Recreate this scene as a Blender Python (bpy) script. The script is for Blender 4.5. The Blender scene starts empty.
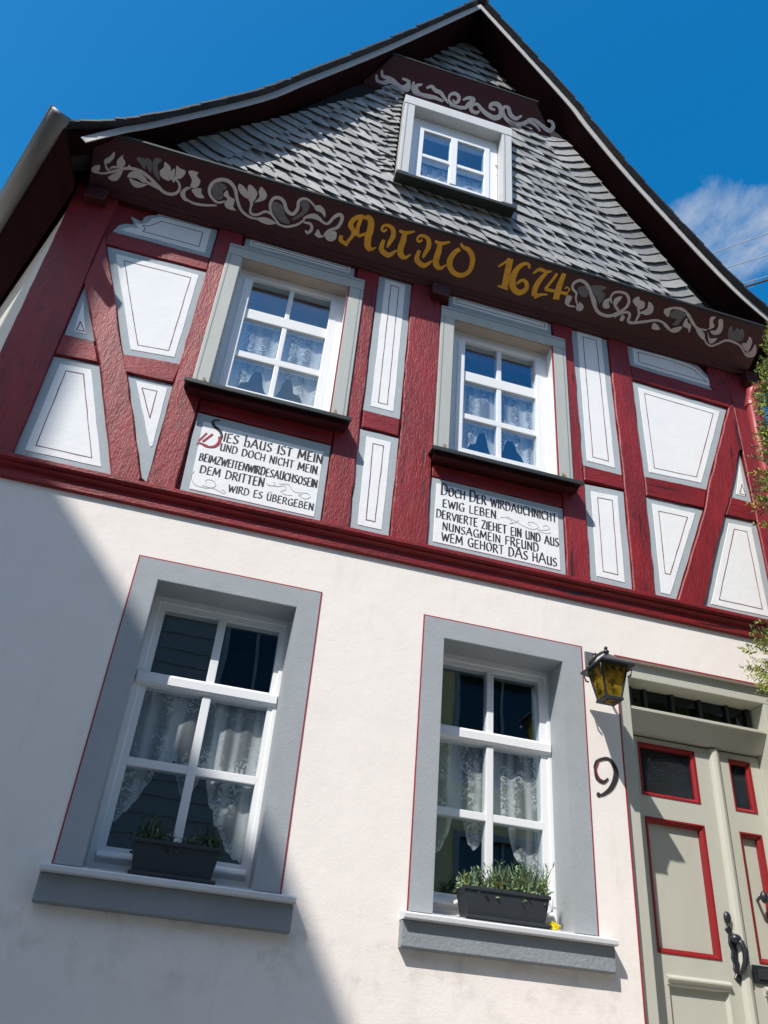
import bpy, bmesh, math, random
from mathutils import Vector, Matrix
random.seed(9)
sc = bpy.context.scene
col = sc.collection
RAD = math.radians

# ------------------------------------------------------------ camera
cam = bpy.data.objects.new('camera', bpy.data.cameras.new('camera'))
col.objects.link(cam)
cam.data.sensor_fit = 'HORIZONTAL'; cam.data.sensor_width = 36.0; cam.data.lens = 38.782
cam.data.clip_start = 0.05; cam.data.clip_end = 2000
_r = ((0.958308, -0.274721, 0.078581), (0.216813, 0.519982, -0.826203), (0.186115, 0.808794, 0.557866))
_m = Matrix(((_r[0][0], -_r[1][0], -_r[2][0], 0.0),
             (_r[0][1], -_r[1][1], -_r[2][1], -3.75),
             (_r[0][2], -_r[1][2], -_r[2][2], 1.6),
             (0, 0, 0, 1)))
cam.matrix_world = _m
sc.camera = cam
sc.render.resolution_x = 768; sc.render.resolution_y = 1024

# ------------------------------------------------------------ light
SUN_EL, SUN_AZ = 48.5, -44.5          # azimuth measured from the facade's outward normal (-Y) towards +X
_e, _a = RAD(SUN_EL), RAD(SUN_AZ)
S = Vector((math.sin(_a)*math.cos(_e), -math.cos(_a)*math.cos(_e), math.sin(_e)))
sun = bpy.data.objects.new('sun', bpy.data.lights.new('sun', 'SUN'))
col.objects.link(sun)
sun.data.energy = 4.5; sun.data.angle = RAD(0.53); sun.data.color = (1.0, 0.965, 0.91)
sun.rotation_euler = S.to_track_quat('Z', 'Y').to_euler()
sun.location = (-6, -8, 20)

world = bpy.data.worlds.new('World'); sc.world = world; world.use_nodes = True
wn, wl = world.node_tree.nodes, world.node_tree.links
bg = wn['Background']; bg.inputs[1].default_value = 0.062
sky = wn.new('ShaderNodeTexSky'); sky.sky_type = 'NISHITA'; sky.sun_disc = False
sky.sun_elevation = RAD(SUN_EL); sky.sun_rotation = math.atan2(S.x, S.y)
sky.altitude = 200; sky.air_density = 1.0; sky.dust_density = 0.9; sky.ozone_density = 2.0
hs = wn.new('ShaderNodeHueSaturation'); hs.inputs['Hue'].default_value = .492; hs.inputs['Saturation'].default_value = 1.45; hs.inputs['Value'].default_value = 3.05
wl.new(sky.outputs[0], hs.inputs['Color'])
tc = wn.new('ShaderNodeTexCoord')
mp = wn.new('ShaderNodeMapping'); mp.inputs['Scale'].default_value = (1.0, 1.0, 1.7); mp.inputs['Location'].default_value = (0.42, 0.1, 0.25)
wl.new(tc.outputs['Generated'], mp.inputs[0])
nz = wn.new('ShaderNodeTexNoise'); nz.inputs['Scale'].default_value = 5.5; nz.inputs['Detail'].default_value = 9; nz.inputs['Roughness'].default_value = 0.62
nz.inputs['Distortion'].default_value = 0.4
wl.new(mp.outputs[0], nz.inputs['Vector'])
# a bank of thin cloud low in the east, one faint wisp in the west
def bank(px, py, inner, outer):
    d = Vector(((px-384)/827.33, (py-512)/827.33, 1.0))
    v = Vector([sum(_r[k][i]*d[k] for k in range(3)) for i in range(3)]).normalized()
    dp = wn.new('ShaderNodeVectorMath'); dp.operation = 'DOT_PRODUCT'; dp.inputs[1].default_value = v
    nrm = wn.new('ShaderNodeVectorMath'); nrm.operation = 'NORMALIZE'; wl.new(tc.outputs['Generated'], nrm.inputs[0])
    wl.new(nrm.outputs[0], dp.inputs[0])
    mr = wn.new('ShaderNodeMapRange'); mr.interpolation_type = 'SMOOTHSTEP'
    mr.inputs[1].default_value = math.cos(RAD(outer)); mr.inputs[2].default_value = math.cos(RAD(inner))
    wl.new(dp.outputs['Value'], mr.inputs[0])
    return mr.outputs[0]
def mathn(op, a, b=None):
    n = wn.new('ShaderNodeMath'); n.operation = op
    for i, v in enumerate((a, b)):
        if v is None: continue
        if isinstance(v, (int, float)): n.inputs[i].default_value = v
        else: wl.new(v, n.inputs[i])
    return n.outputs[0]
b1 = bank(722, 240, 0.3, 6.2); b2 = bank(-6, 285, 0.5, 4.0)
nzb = wn.new('ShaderNodeTexNoise'); nzb.inputs['Scale'].default_value = 1.6; nzb.inputs['Detail'].default_value = 2
wl.new(mp.outputs[0], nzb.inputs['Vector'])            # broad cloud patches added outside the view to whiten the fill light
fill_cloud = wn.new('ShaderNodeMapRange'); fill_cloud.inputs[1].default_value = .40; fill_cloud.inputs[2].default_value = .60; fill_cloud.inputs[4].default_value = .46
wl.new(nzb.outputs['Fac'], fill_cloud.inputs[0])
clear = mathn('SUBTRACT', 1.0, bank(400, 150, 24.0, 40.0))  # keeps the added cloud out of the view
cov = mathn('ADD', mathn('ADD', mathn('MULTIPLY', b1, 0.31), mathn('MULTIPLY', b2, 0.24)), mathn('MULTIPLY', fill_cloud.outputs[0], clear))
cl = mathn('ADD', nz.outputs['Fac'], cov)
mr = wn.new('ShaderNodeMapRange'); mr.inputs[1].default_value = 0.74; mr.inputs[2].default_value = 1.02; mr.inputs[4].default_value = 0.85
wl.new(cl, mr.inputs[0])
mx = wn.new('ShaderNodeMix'); mx.data_type = 'RGBA'
mx.inputs[7].default_value = (9.6, 10.0, 10.8, 1)
wl.new(mr.outputs[0], mx.inputs[0]); wl.new(hs.outputs[0], mx.inputs[6]); wl.new(mx.outputs[2], bg.inputs[0])

sc.view_settings.view_transform = 'Standard'; sc.view_settings.look = 'None'
sc.view_settings.exposure = 0.24; sc.view_settings.gamma = 1.0
sc.render.engine = 'CYCLES'
sc.cycles.max_bounces = 8; sc.cycles.transparent_max_bounces = 12

# ------------------------------------------------------------ materials
def hexc(r, g, b):
    f = lambda c: (c/255/12.92) if c/255 <= .04045 else ((c/255+.055)/1.055)**2.4
    return (f(r), f(g), f(b), 1)
def mat(name, base, rough=.6, spec=.5, var=.12, vscale=6, bump=None, bump2=None, metal=0., rnd=0., coat=0., dirt=None, stretch=(1,1,1), streak=0, crack=None):
    m = bpy.data.materials.new(name); m.use_nodes = True
    N, Lk = m.node_tree.nodes, m.node_tree.links
    p = N['Principled BSDF']
    p.inputs['Roughness'].default_value = rough; p.inputs['Specular IOR Level'].default_value = spec
    p.inputs['Metallic'].default_value = metal
    if coat: p.inputs['Coat Weight'].default_value = coat; p.inputs['Coat Roughness'].default_value = .25
    t = N.new('ShaderNodeTexCoord'); mpn = N.new('ShaderNodeMapping'); mpn.inputs['Scale'].default_value = stretch
    Lk.new(t.outputs['Object'], mpn.inputs[0])
    n1 = N.new('ShaderNodeTexNoise'); n1.inputs['Scale'].default_value = vscale; n1.inputs['Detail'].default_value = 6
    n1.inputs['Roughness'].default_value = .65
    Lk.new(mpn.outputs[0], n1.inputs['Vector'])
    r = N.new('ShaderNodeMapRange'); r.inputs[1].default_value = .25; r.inputs[2].default_value = .75
    r.inputs[3].default_value = 1-var; r.inputs[4].default_value = 1+var
    Lk.new(n1.outputs['Fac'], r.inputs[0])
    fac = r.outputs[0]
    if rnd:
        oi = N.new('ShaderNodeObjectInfo'); g = N.new('ShaderNodeNewGeometry')
        ad = N.new('ShaderNodeMath'); ad.operation = 'ADD'; Lk.new(oi.outputs['Random'], ad.inputs[0]); Lk.new(g.outputs['Random Per Island'], ad.inputs[1])
        fr = N.new('ShaderNodeMath'); fr.operation = 'FRACT'; Lk.new(ad.outputs[0], fr.inputs[0])
        r2 = N.new('ShaderNodeMapRange'); r2.inputs[3].default_value = 1-rnd; r2.inputs[4].default_value = 1+rnd
        Lk.new(fr.outputs[0], r2.inputs[0])
        mu = N.new('ShaderNodeMath'); mu.operation = 'MULTIPLY'; Lk.new(fac, mu.inputs[0]); Lk.new(r2.outputs[0], mu.inputs[1]); fac = mu.outputs[0]
    vm = N.new('ShaderNodeVectorMath'); vm.operation = 'SCALE'; vm.inputs[0].default_value = base[:3]
    Lk.new(fac, vm.inputs['Scale'])
    out = vm.outputs[0]
    if crack:       # drying cracks along the grain
        mc = N.new('ShaderNodeMapping'); mc.inputs['Scale'].default_value = crack; Lk.new(t.outputs['Object'], mc.inputs[0])
        nc = N.new('ShaderNodeTexNoise'); nc.inputs['Scale'].default_value = 34; nc.inputs['Detail'].default_value = 3; nc.inputs['Distortion'].default_value = .6
        Lk.new(mc.outputs[0], nc.inputs['Vector'])
        rc = N.new('ShaderNodeMapRange'); rc.inputs[1].default_value = .655; rc.inputs[2].default_value = .70; rc.inputs[4].default_value = .9
        Lk.new(nc.outputs['Fac'], rc.inputs[0])
        mk = N.new('ShaderNodeMix'); mk.data_type = 'RGBA'; mk.inputs[7].default_value = (.02,.006,.007,1)
        Lk.new(rc.outputs[0], mk.inputs[0]); Lk.new(out, mk.inputs[6]); out = mk.outputs[2]
    if streak:      # faint rain streaks and blotches
        for stx, sc_, lo, hi, amt in ((( 1,1,.10), 9, .56, .80, streak), ((1,1,.8), 2.4, .55, .80, streak*.8)):
            ms = N.new('ShaderNodeMapping'); ms.inputs['Scale'].default_value = stx; Lk.new(t.outputs['Object'], ms.inputs[0])
            ns = N.new('ShaderNodeTexNoise'); ns.inputs['Scale'].default_value = sc_; ns.inputs['Detail'].default_value = 8; ns.inputs['Roughness'].default_value = .7
            Lk.new(ms.outputs[0], ns.inputs['Vector'])
            rs_ = N.new('ShaderNodeMapRange'); rs_.inputs[1].default_value = lo; rs_.inputs[2].default_value = hi; rs_.inputs[4].default_value = amt
            Lk.new(ns.outputs['Fac'], rs_.inputs[0])
            ml = N.new('ShaderNodeMix'); ml.data_type = 'RGBA'; ml.inputs[7].default_value = (base[0]*.62, base[1]*.60, base[2]*.58, 1)
            Lk.new(rs_.outputs[0], ml.inputs[0]); Lk.new(out, ml.inputs[6]); out = ml.outputs[2]
    if dirt:
        dcol, dscale, lo, hi, amt = dirt
        n3 = N.new('ShaderNodeTexNoise'); n3.inputs['Scale'].default_value = dscale; n3.inputs['Detail'].default_value = 8; n3.inputs['Roughness'].default_value = .7
        Lk.new(mpn.outputs[0], n3.inputs['Vector'])
        r3 = N.new('ShaderNodeMapRange'); r3.inputs[1].default_value = lo; r3.inputs[2].default_value = hi; r3.inputs[4].default_value = amt
        Lk.new(n3.outputs['Fac'], r3.inputs[0])
        mxx = N.new('ShaderNodeMix'); mxx.data_type = 'RGBA'; mxx.inputs[7].default_value = dcol
        Lk.new(r3.outputs[0], mxx.inputs[0]); Lk.new(out, mxx.inputs[6]); out = mxx.outputs[2]
    Lk.new(out, p.inputs['Base Color'])
    last = None
    for b in (bump, bump2):
        if not b: continue
        sc_, st, dist = b
        nb = N.new('ShaderNodeTexNoise'); nb.inputs['Scale'].default_value = sc_; nb.inputs['Detail'].default_value = 5; nb.inputs['Roughness'].default_value = .6
        Lk.new(mpn.outputs[0], nb.inputs['Vector'])
        bn = N.new('ShaderNodeBump'); bn.inputs['Strength'].default_value = st; bn.inputs['Distance'].default_value = dist
        Lk.new(nb.outputs['Fac'], bn.inputs['Height'])
        if last: Lk.new(last.outputs[0], bn.inputs['Normal'])
        last = bn
    if last: Lk.new(last.outputs[0], p.inputs['Normal'])
    return m
M = {}
M['plaster'] = mat('white_plaster', (.855,.785,.725), .88, .15, .035, 1.6, bump=(110,.25,.004), bump2=(6,.22,.018), dirt=((.45,.40,.36,1),1.6,.60,.85,.22), streak=.30)
def sill_stains(m):
    # faint smudges on the plaster just below the two window sills
    N, Lk = m.node_tree.nodes, m.node_tree.links; p = N['Principled BSDF']; src = p.inputs['Base Color'].links[0].from_socket
    t = N.new('ShaderNodeTexCoord'); sp = N.new('ShaderNodeSeparateXYZ'); Lk.new(t.outputs['Object'], sp.inputs[0])
    a = N.new('ShaderNodeMapRange'); a.interpolation_type = 'SMOOTHSTEP'; a.inputs[1].default_value = 1.62; a.inputs[2].default_value = 2.0; Lk.new(sp.outputs['Z'], a.inputs[0])
    b = N.new('ShaderNodeMapRange'); b.inputs[1].default_value = 2.03; b.inputs[2].default_value = 2.06; b.inputs[3].default_value = 1; b.inputs[4].default_value = 0; Lk.new(sp.outputs['Z'], b.inputs[0])
    n = N.new('ShaderNodeTexNoise'); n.inputs['Scale'].default_value = 7; n.inputs['Detail'].default_value = 8; n.inputs['Roughness'].default_value = .7; Lk.new(t.outputs['Object'], n.inputs['Vector'])
    c = N.new('ShaderNodeMapRange'); c.inputs[1].default_value = .50; c.inputs[2].default_value = .74; c.inputs[4].default_value = .55; Lk.new(n.outputs['Fac'], c.inputs[0])
    m1 = N.new('ShaderNodeMath'); m1.operation = 'MULTIPLY'; Lk.new(a.outputs[0], m1.inputs[0]); Lk.new(b.outputs[0], m1.inputs[1])
    m2 = N.new('ShaderNodeMath'); m2.operation = 'MULTIPLY'; Lk.new(m1.outputs[0], m2.inputs[0]); Lk.new(c.outputs[0], m2.inputs[1])
    mx_ = N.new('ShaderNodeMix'); mx_.data_type = 'RGBA'; mx_.inputs[7].default_value = (.42,.37,.33,1)
    Lk.new(m2.outputs[0], mx_.inputs[0]); Lk.new(src, mx_.inputs[6]); Lk.new(mx_.outputs[2], p.inputs['Base Color'])
sill_stains(M['plaster'])
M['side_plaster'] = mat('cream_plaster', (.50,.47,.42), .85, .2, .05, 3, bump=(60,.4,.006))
M['red'] = mat('dark_red_timber_paint', (.225,.012,.015), .46, .40, .36, 7, bump=(120,.8,.005), bump2=(20,.34,.016), dirt=((.05,.008,.010,1),24,.55,.72,.9), stretch=(1,1,.28), crack=(1,1,.05))
M['red_h'] = mat('dark_red_rail_paint', (.225,.012,.015), .46, .40, .36, 7, bump=(120,.8,.005), bump2=(20,.34,.016), dirt=((.05,.008,.010,1),24,.55,.72,.9), stretch=(.28,1,1), crack=(.05,1,1))
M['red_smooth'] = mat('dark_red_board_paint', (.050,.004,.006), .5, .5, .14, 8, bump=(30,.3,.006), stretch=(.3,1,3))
M['red_line'] = mat('red_line_paint', (.30,.03,.04), .6, .4, .1)
M['red_trim'] = mat('bright_red_gloss', (.25,.011,.014), .4, .5, .06, 9)
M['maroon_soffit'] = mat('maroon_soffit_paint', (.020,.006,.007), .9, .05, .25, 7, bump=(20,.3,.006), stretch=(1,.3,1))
M['grey_border'] = mat('blue_grey_panel_border', (.40,.44,.46), .8, .25, .07, 8, bump=(80,.3,.003))
M['field'] = mat('white_panel_field', (.82,.82,.82), .8, .25, .025, 5, bump=(90,.3,.003), bump2=(9,.3,.01))
M['line'] = mat('thin_dark_line', (.20,.085,.085), .7, .3, .1)
M['surround'] = mat('grey_window_surround', (.35,.37,.385), .85, .2, .07, 5, bump=(110,.35,.004), bump2=(9,.25,.01))
M['sill'] = mat('grey_sill_plaster', (.26,.28,.295), .85, .2, .08, 6, bump=(45,.6,.008))
M['sill_lip'] = mat('pale_sill_lip', (.62,.62,.63), .6, .4, .06, 8, bump=(40,.25,.004))
M['upvc'] = mat('white_window_paint', (.80,.80,.80), .35, .5, .02, 6)
M['casing'] = mat('pale_grey_green_casing', (.44,.45,.42), .55, .4, .06, 12, bump=(30,.2,.004), stretch=(1,1,.3))
M['casing_white'] = mat('dormer_casing', (.56,.56,.55), .55, .4, .05, 12, bump=(30,.2,.004), stretch=(1,1,.3))
M['casing_dark'] = mat('casing_groove_paint', (.24,.255,.25), .6, .4, .06)
M['sill_dark'] = mat('dark_sill_metal', (.030,.032,.028), .45, .5, .15, 14)
M['slate'] = mat('grey_slate', (.27,.265,.255), .52, 1.0, .20, 16, bump=(38,.45,.006), rnd=.30, dirt=((.36,.31,.24,1),30,.66,.8,.5))
M['slate_back'] = mat('slate_shadow_board', (.03,.03,.033), .8, .2)
M['roof_slate'] = mat('dark_roof_slate', (.025,.027,.032), .6, .4, .2, 12, rnd=.3)
M['verge'] = mat('grey_white_verge_paint', (.47,.455,.44), .55, .4, .05, 10, bump=(25,.2,.004))
M['lead'] = mat('dark_lead_flashing', (.02,.018,.018), .55, .4, .2, 15)
M['ornament'] = mat('pale_scroll_paint', (.60,.55,.54), .7, .3, .10, 25)
M['ornament_grey'] = mat('grey_scroll_paint', (.17,.165,.18), .7, .3, .25, 35)
M['gold'] = mat('ochre_gold_paint', (.78,.38,.030), .55, .4, .22, 18)
M['ink'] = mat('black_letter_paint', (.03,.026,.026), .6, .4, .2, 40)
M['ink_faint'] = mat('faint_grey_flourish', (.45,.44,.43), .8, .2)
M['ink_red'] = mat('red_letter_paint', (.34,.03,.04), .6, .4, .2, 30)
M['door'] = mat('stone_grey_door_paint', (.50,.49,.415), .45, .45, .04, 9, bump=(35,.12,.003), stretch=(1,1,.25))
M['iron'] = mat('black_wrought_iron', (.018,.02,.028), .38, .6, .2, 30, bump=(60,.3,.003))
M['zinc'] = mat('weathered_zinc', (.16,.16,.15), .5, .5, .15, 6, metal=.3, stretch=(1,.2,1))
M['shutter_iron'] = mat('rusty_catch_iron', (.20,.16,.09), .7, .3, .2, 30)
M['tan_lining'] = mat('tan_window_lining', (.42,.34,.28), .7, .3, .1, 8)
M['pipe'] = mat('red_painted_pipe', (.36,.045,.05), .4, .5, .08, 8)
M['box'] = mat('anthracite_plastic', (.030,.034,.040), .45, .5, .1, 10)
M['soil'] = mat('potting_soil', (.05,.035,.025), .95, .1, .4, 40, bump=(50,.8,.01))
M['leaf'] = mat('lavender_leaf', (.19,.27,.15), .6, .3, .3, 14, rnd=.45)
M['leaf_dry'] = mat('dry_yellow_leaf', (.45,.38,.09), .7, .3, .3, 14, rnd=.4)
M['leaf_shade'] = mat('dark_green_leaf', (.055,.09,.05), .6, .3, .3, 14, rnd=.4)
M['conifer'] = mat('conifer_spray', (.27,.29,.05), .65, .3, .3, 5, rnd=.5)
M['conifer2'] = mat('conifer_spray_dark', (.10,.16,.05), .65, .3, .3, 5, rnd=.5)
M['bark'] = mat('brown_bark', (.10,.065,.045), .9, .2, .3, 15, bump=(30,.8,.01))
M['yellow'] = mat('bright_yellow_plastic', (.78,.62,.02), .5, .4, .1, 20)
M['cable'] = mat('black_cable', (.02,.02,.022), .6, .4)
M['cable_light'] = mat('pale_cable', (.30,.36,.42), .5, .4)
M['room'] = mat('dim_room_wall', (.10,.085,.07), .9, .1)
M['brick_ochre'] = mat('ochre_render', (.68,.50,.24), .9, .2, .08, 2, bump=(40,.4,.006))
M['clap'] = mat('grey_clapboard', (.24,.235,.23), .7, .3, .06, 8)
M['cobble'] = mat('street_setts', (.46,.38,.30), .8, .3, .25, 8, bump=(14,.8,.02))
M['roof_far'] = mat('slate_roof_opposite', (.06,.065,.075), .6, .4, .25, 9)
M['dark_win'] = mat('dark_window_glass', (.02,.022,.026), .1, .6, .1)
M['stone'] = mat('sandstone_step', (.45,.41,.36), .85, .2, .12, 8, bump=(40,.5,.008))

def glass_mat(name, tint, refl, bump=None, rough=0.0):
    m = bpy.data.materials.new(name); m.use_nodes = True
    N, Lk = m.node_tree.nodes, m.node_tree.links
    N.remove(N['Principled BSDF']); out = N['Material Output']
    tr = N.new('ShaderNodeBsdfTransparent'); tr.inputs[0].default_value = tint
    gl = N.new('ShaderNodeBsdfGlossy'); gl.inputs['Roughness'].default_value = rough; gl.inputs[0].default_value = (.62,.84,1,1)
    fr = N.new('ShaderNodeLayerWeight'); pw = N.new('ShaderNodeMath'); pw.operation = 'POWER'; pw.inputs[1].default_value = 4.0
    Lk.new(fr.outputs['Facing'], pw.inputs[0])      # the same on both faces of the pane
    ad = N.new('ShaderNodeMath'); ad.operation = 'MULTIPLY_ADD'; ad.inputs[1].default_value = .7; ad.inputs[2].default_value = refl; ad.use_clamp = True
    Lk.new(pw.outputs[0], ad.inputs[0])
    mixs = N.new('ShaderNodeMixShader'); Lk.new(ad.outputs[0], mixs.inputs[0]); Lk.new(tr.outputs[0], mixs.inputs[1]); Lk.new(gl.outputs[0], mixs.inputs[2])
    if bump:
        t = N.new('ShaderNodeTexCoord'); v = N.new('ShaderNodeTexVoronoi' if bump[0] > 60 else 'ShaderNodeTexNoise'); v.inputs['Scale'].default_value = bump[0]
        Lk.new(t.outputs['Object'], v.inputs['Vector'])
        bn = N.new('ShaderNodeBump'); bn.inputs['Strength'].default_value = bump[1]; bn.inputs['Distance'].default_value = bump[2]
        Lk.new(v.outputs[0], bn.inputs['Height']); Lk.new(bn.outputs[0], gl.inputs['Normal'])
    Lk.new(mixs.outputs[0], out.inputs[0])
    return m
M['glass'] = glass_mat('window_glass', (.95,.97,.97,1), .125, bump=(2.2,.05,.02))
M['door_glass'] = glass_mat('hammered_door_glass', (.12,.12,.12,1), .05, bump=(150,.9,.01), rough=.12)
M['fan_glass'] = glass_mat('fanlight_glass', (.3,.3,.3,1), .05)

def lace_mat():
    m = bpy.data.materials.new('white_lace'); m.use_nodes = True
    N, Lk = m.node_tree.nodes, m.node_tree.links
    N.remove(N['Principled BSDF']); out = N['Material Output']
    t = N.new('ShaderNodeTexCoord')
    v = N.new('ShaderNodeTexVoronoi'); v.inputs['Scale'].default_value = 26; v.feature = 'SMOOTH_F1'
    mp_ = N.new('ShaderNodeMapping'); mp_.inputs['Scale'].default_value = (1,.2,.8)
    Lk.new(t.outputs['Object'], mp_.inputs[0])
    n = N.new('ShaderNodeTexNoise'); n.inputs['Scale'].default_value = 30; n.inputs['Detail'].default_value = 4; n.inputs['Distortion'].default_value = 2.5
    Lk.new(mp_.outputs[0], n.inputs['Vector']); Lk.new(mp_.outputs[0], v.inputs['Vector'])
    flo = N.new('ShaderNodeMapRange'); flo.inputs[1].default_value = .50; flo.inputs[2].default_value = .58; flo.inputs[3].default_value = .0; flo.inputs[4].default_value = .95
    Lk.new(n.outputs['Fac'], flo.inputs[0])
    n2 = N.new('ShaderNodeTexNoise'); n2.inputs['Scale'].default_value = 7; Lk.new(mp_.outputs[0], n2.inputs['Vector'])
    msk = N.new('ShaderNodeMapRange'); msk.inputs[1].default_value = .42; msk.inputs[2].default_value = .58; Lk.new(n2.outputs['Fac'], msk.inputs[0])
    at = N.new('ShaderNodeAttribute'); at.attribute_name = 'hem'
    mxm = N.new('ShaderNodeMath'); mxm.operation = 'MAXIMUM'; Lk.new(msk.outputs[0], mxm.inputs[0]); Lk.new(at.outputs['Fac'], mxm.inputs[1])
    mul = N.new('ShaderNodeMath'); mul.operation = 'MULTIPLY'; Lk.new(flo.outputs[0], mul.inputs[0]); Lk.new(mxm.outputs[0], mul.inputs[1])
    a2 = N.new('ShaderNodeAttribute'); a2.attribute_name = 'fold'
    base = N.new('ShaderNodeMath'); base.operation = 'MULTIPLY_ADD'; base.inputs[1].default_value = .58; base.inputs[2].default_value = .34
    Lk.new(a2.outputs['Fac'], base.inputs[0])
    he = N.new('ShaderNodeMath'); he.operation = 'MULTIPLY_ADD'; he.inputs[1].default_value = .25; Lk.new(at.outputs['Fac'], he.inputs[0]); Lk.new(base.outputs[0], he.inputs[2])
    ad = N.new('ShaderNodeMath'); ad.operation = 'ADD'; ad.use_clamp = True; Lk.new(mul.outputs[0], ad.inputs[0]); Lk.new(he.outputs[0], ad.inputs[1])
    tr = N.new('ShaderNodeBsdfTransparent')
    df = N.new('ShaderNodeBsdfDiffuse'); df.inputs[0].default_value = (.92,.92,.92,1)
    tl = N.new('ShaderNodeBsdfTranslucent'); tl.inputs[0].default_value = (.8,.82,.85,1)
    m1 = N.new('ShaderNodeMixShader'); m1.inputs[0].default_value = .3; Lk.new(df.outputs[0], m1.inputs[1]); Lk.new(tl.outputs[0], m1.inputs[2])
    m2 = N.new('ShaderNodeMixShader'); Lk.new(ad.outputs[0], m2.inputs[0]); Lk.new(tr.outputs[0], m2.inputs[1]); Lk.new(m1.outputs[0], m2.inputs[2])
    Lk.new(m2.outputs[0], out.inputs[0])
    return m
M['lace'] = lace_mat()

def amber_mat():
    m = mat('mottled_amber_glass', (.55,.36,.015), .25, .5, .25, 20)
    N, Lk = m.node_tree.nodes, m.node_tree.links
    p = N['Principled BSDF']; out = N['Material Output']
    t = N.new('ShaderNodeTexCoord'); n = N.new('ShaderNodeTexNoise'); n.inputs['Scale'].default_value = 26; n.inputs['Detail'].default_value = 3
    Lk.new(t.outputs['Object'], n.inputs['Vector'])
    r = N.new('ShaderNodeValToRGB'); r.color_ramp.elements[0].position = .36; r.color_ramp.elements[0].color = (.07,.05,.012,1)
    r.color_ramp.elements[1].position = .60; r.color_ramp.elements[1].color = (.62,.41,.03,1)
    Lk.new(n.outputs['Fac'], r.inputs[0]); Lk.new(r.outputs[0], p.inputs['Base Color'])
    tl = N.new('ShaderNodeBsdfTranslucent'); Lk.new(r.outputs[0], tl.inputs[0])
    mx_ = N.new('ShaderNodeMixShader'); mx_.inputs[0].default_value = .6; Lk.new(p.outputs[0], mx_.inputs[1]); Lk.new(tl.outputs[0], mx_.inputs[2])
    Lk.new(mx_.outputs[0], out.inputs[0])
    return m
M['amber'] = amber_mat()

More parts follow.
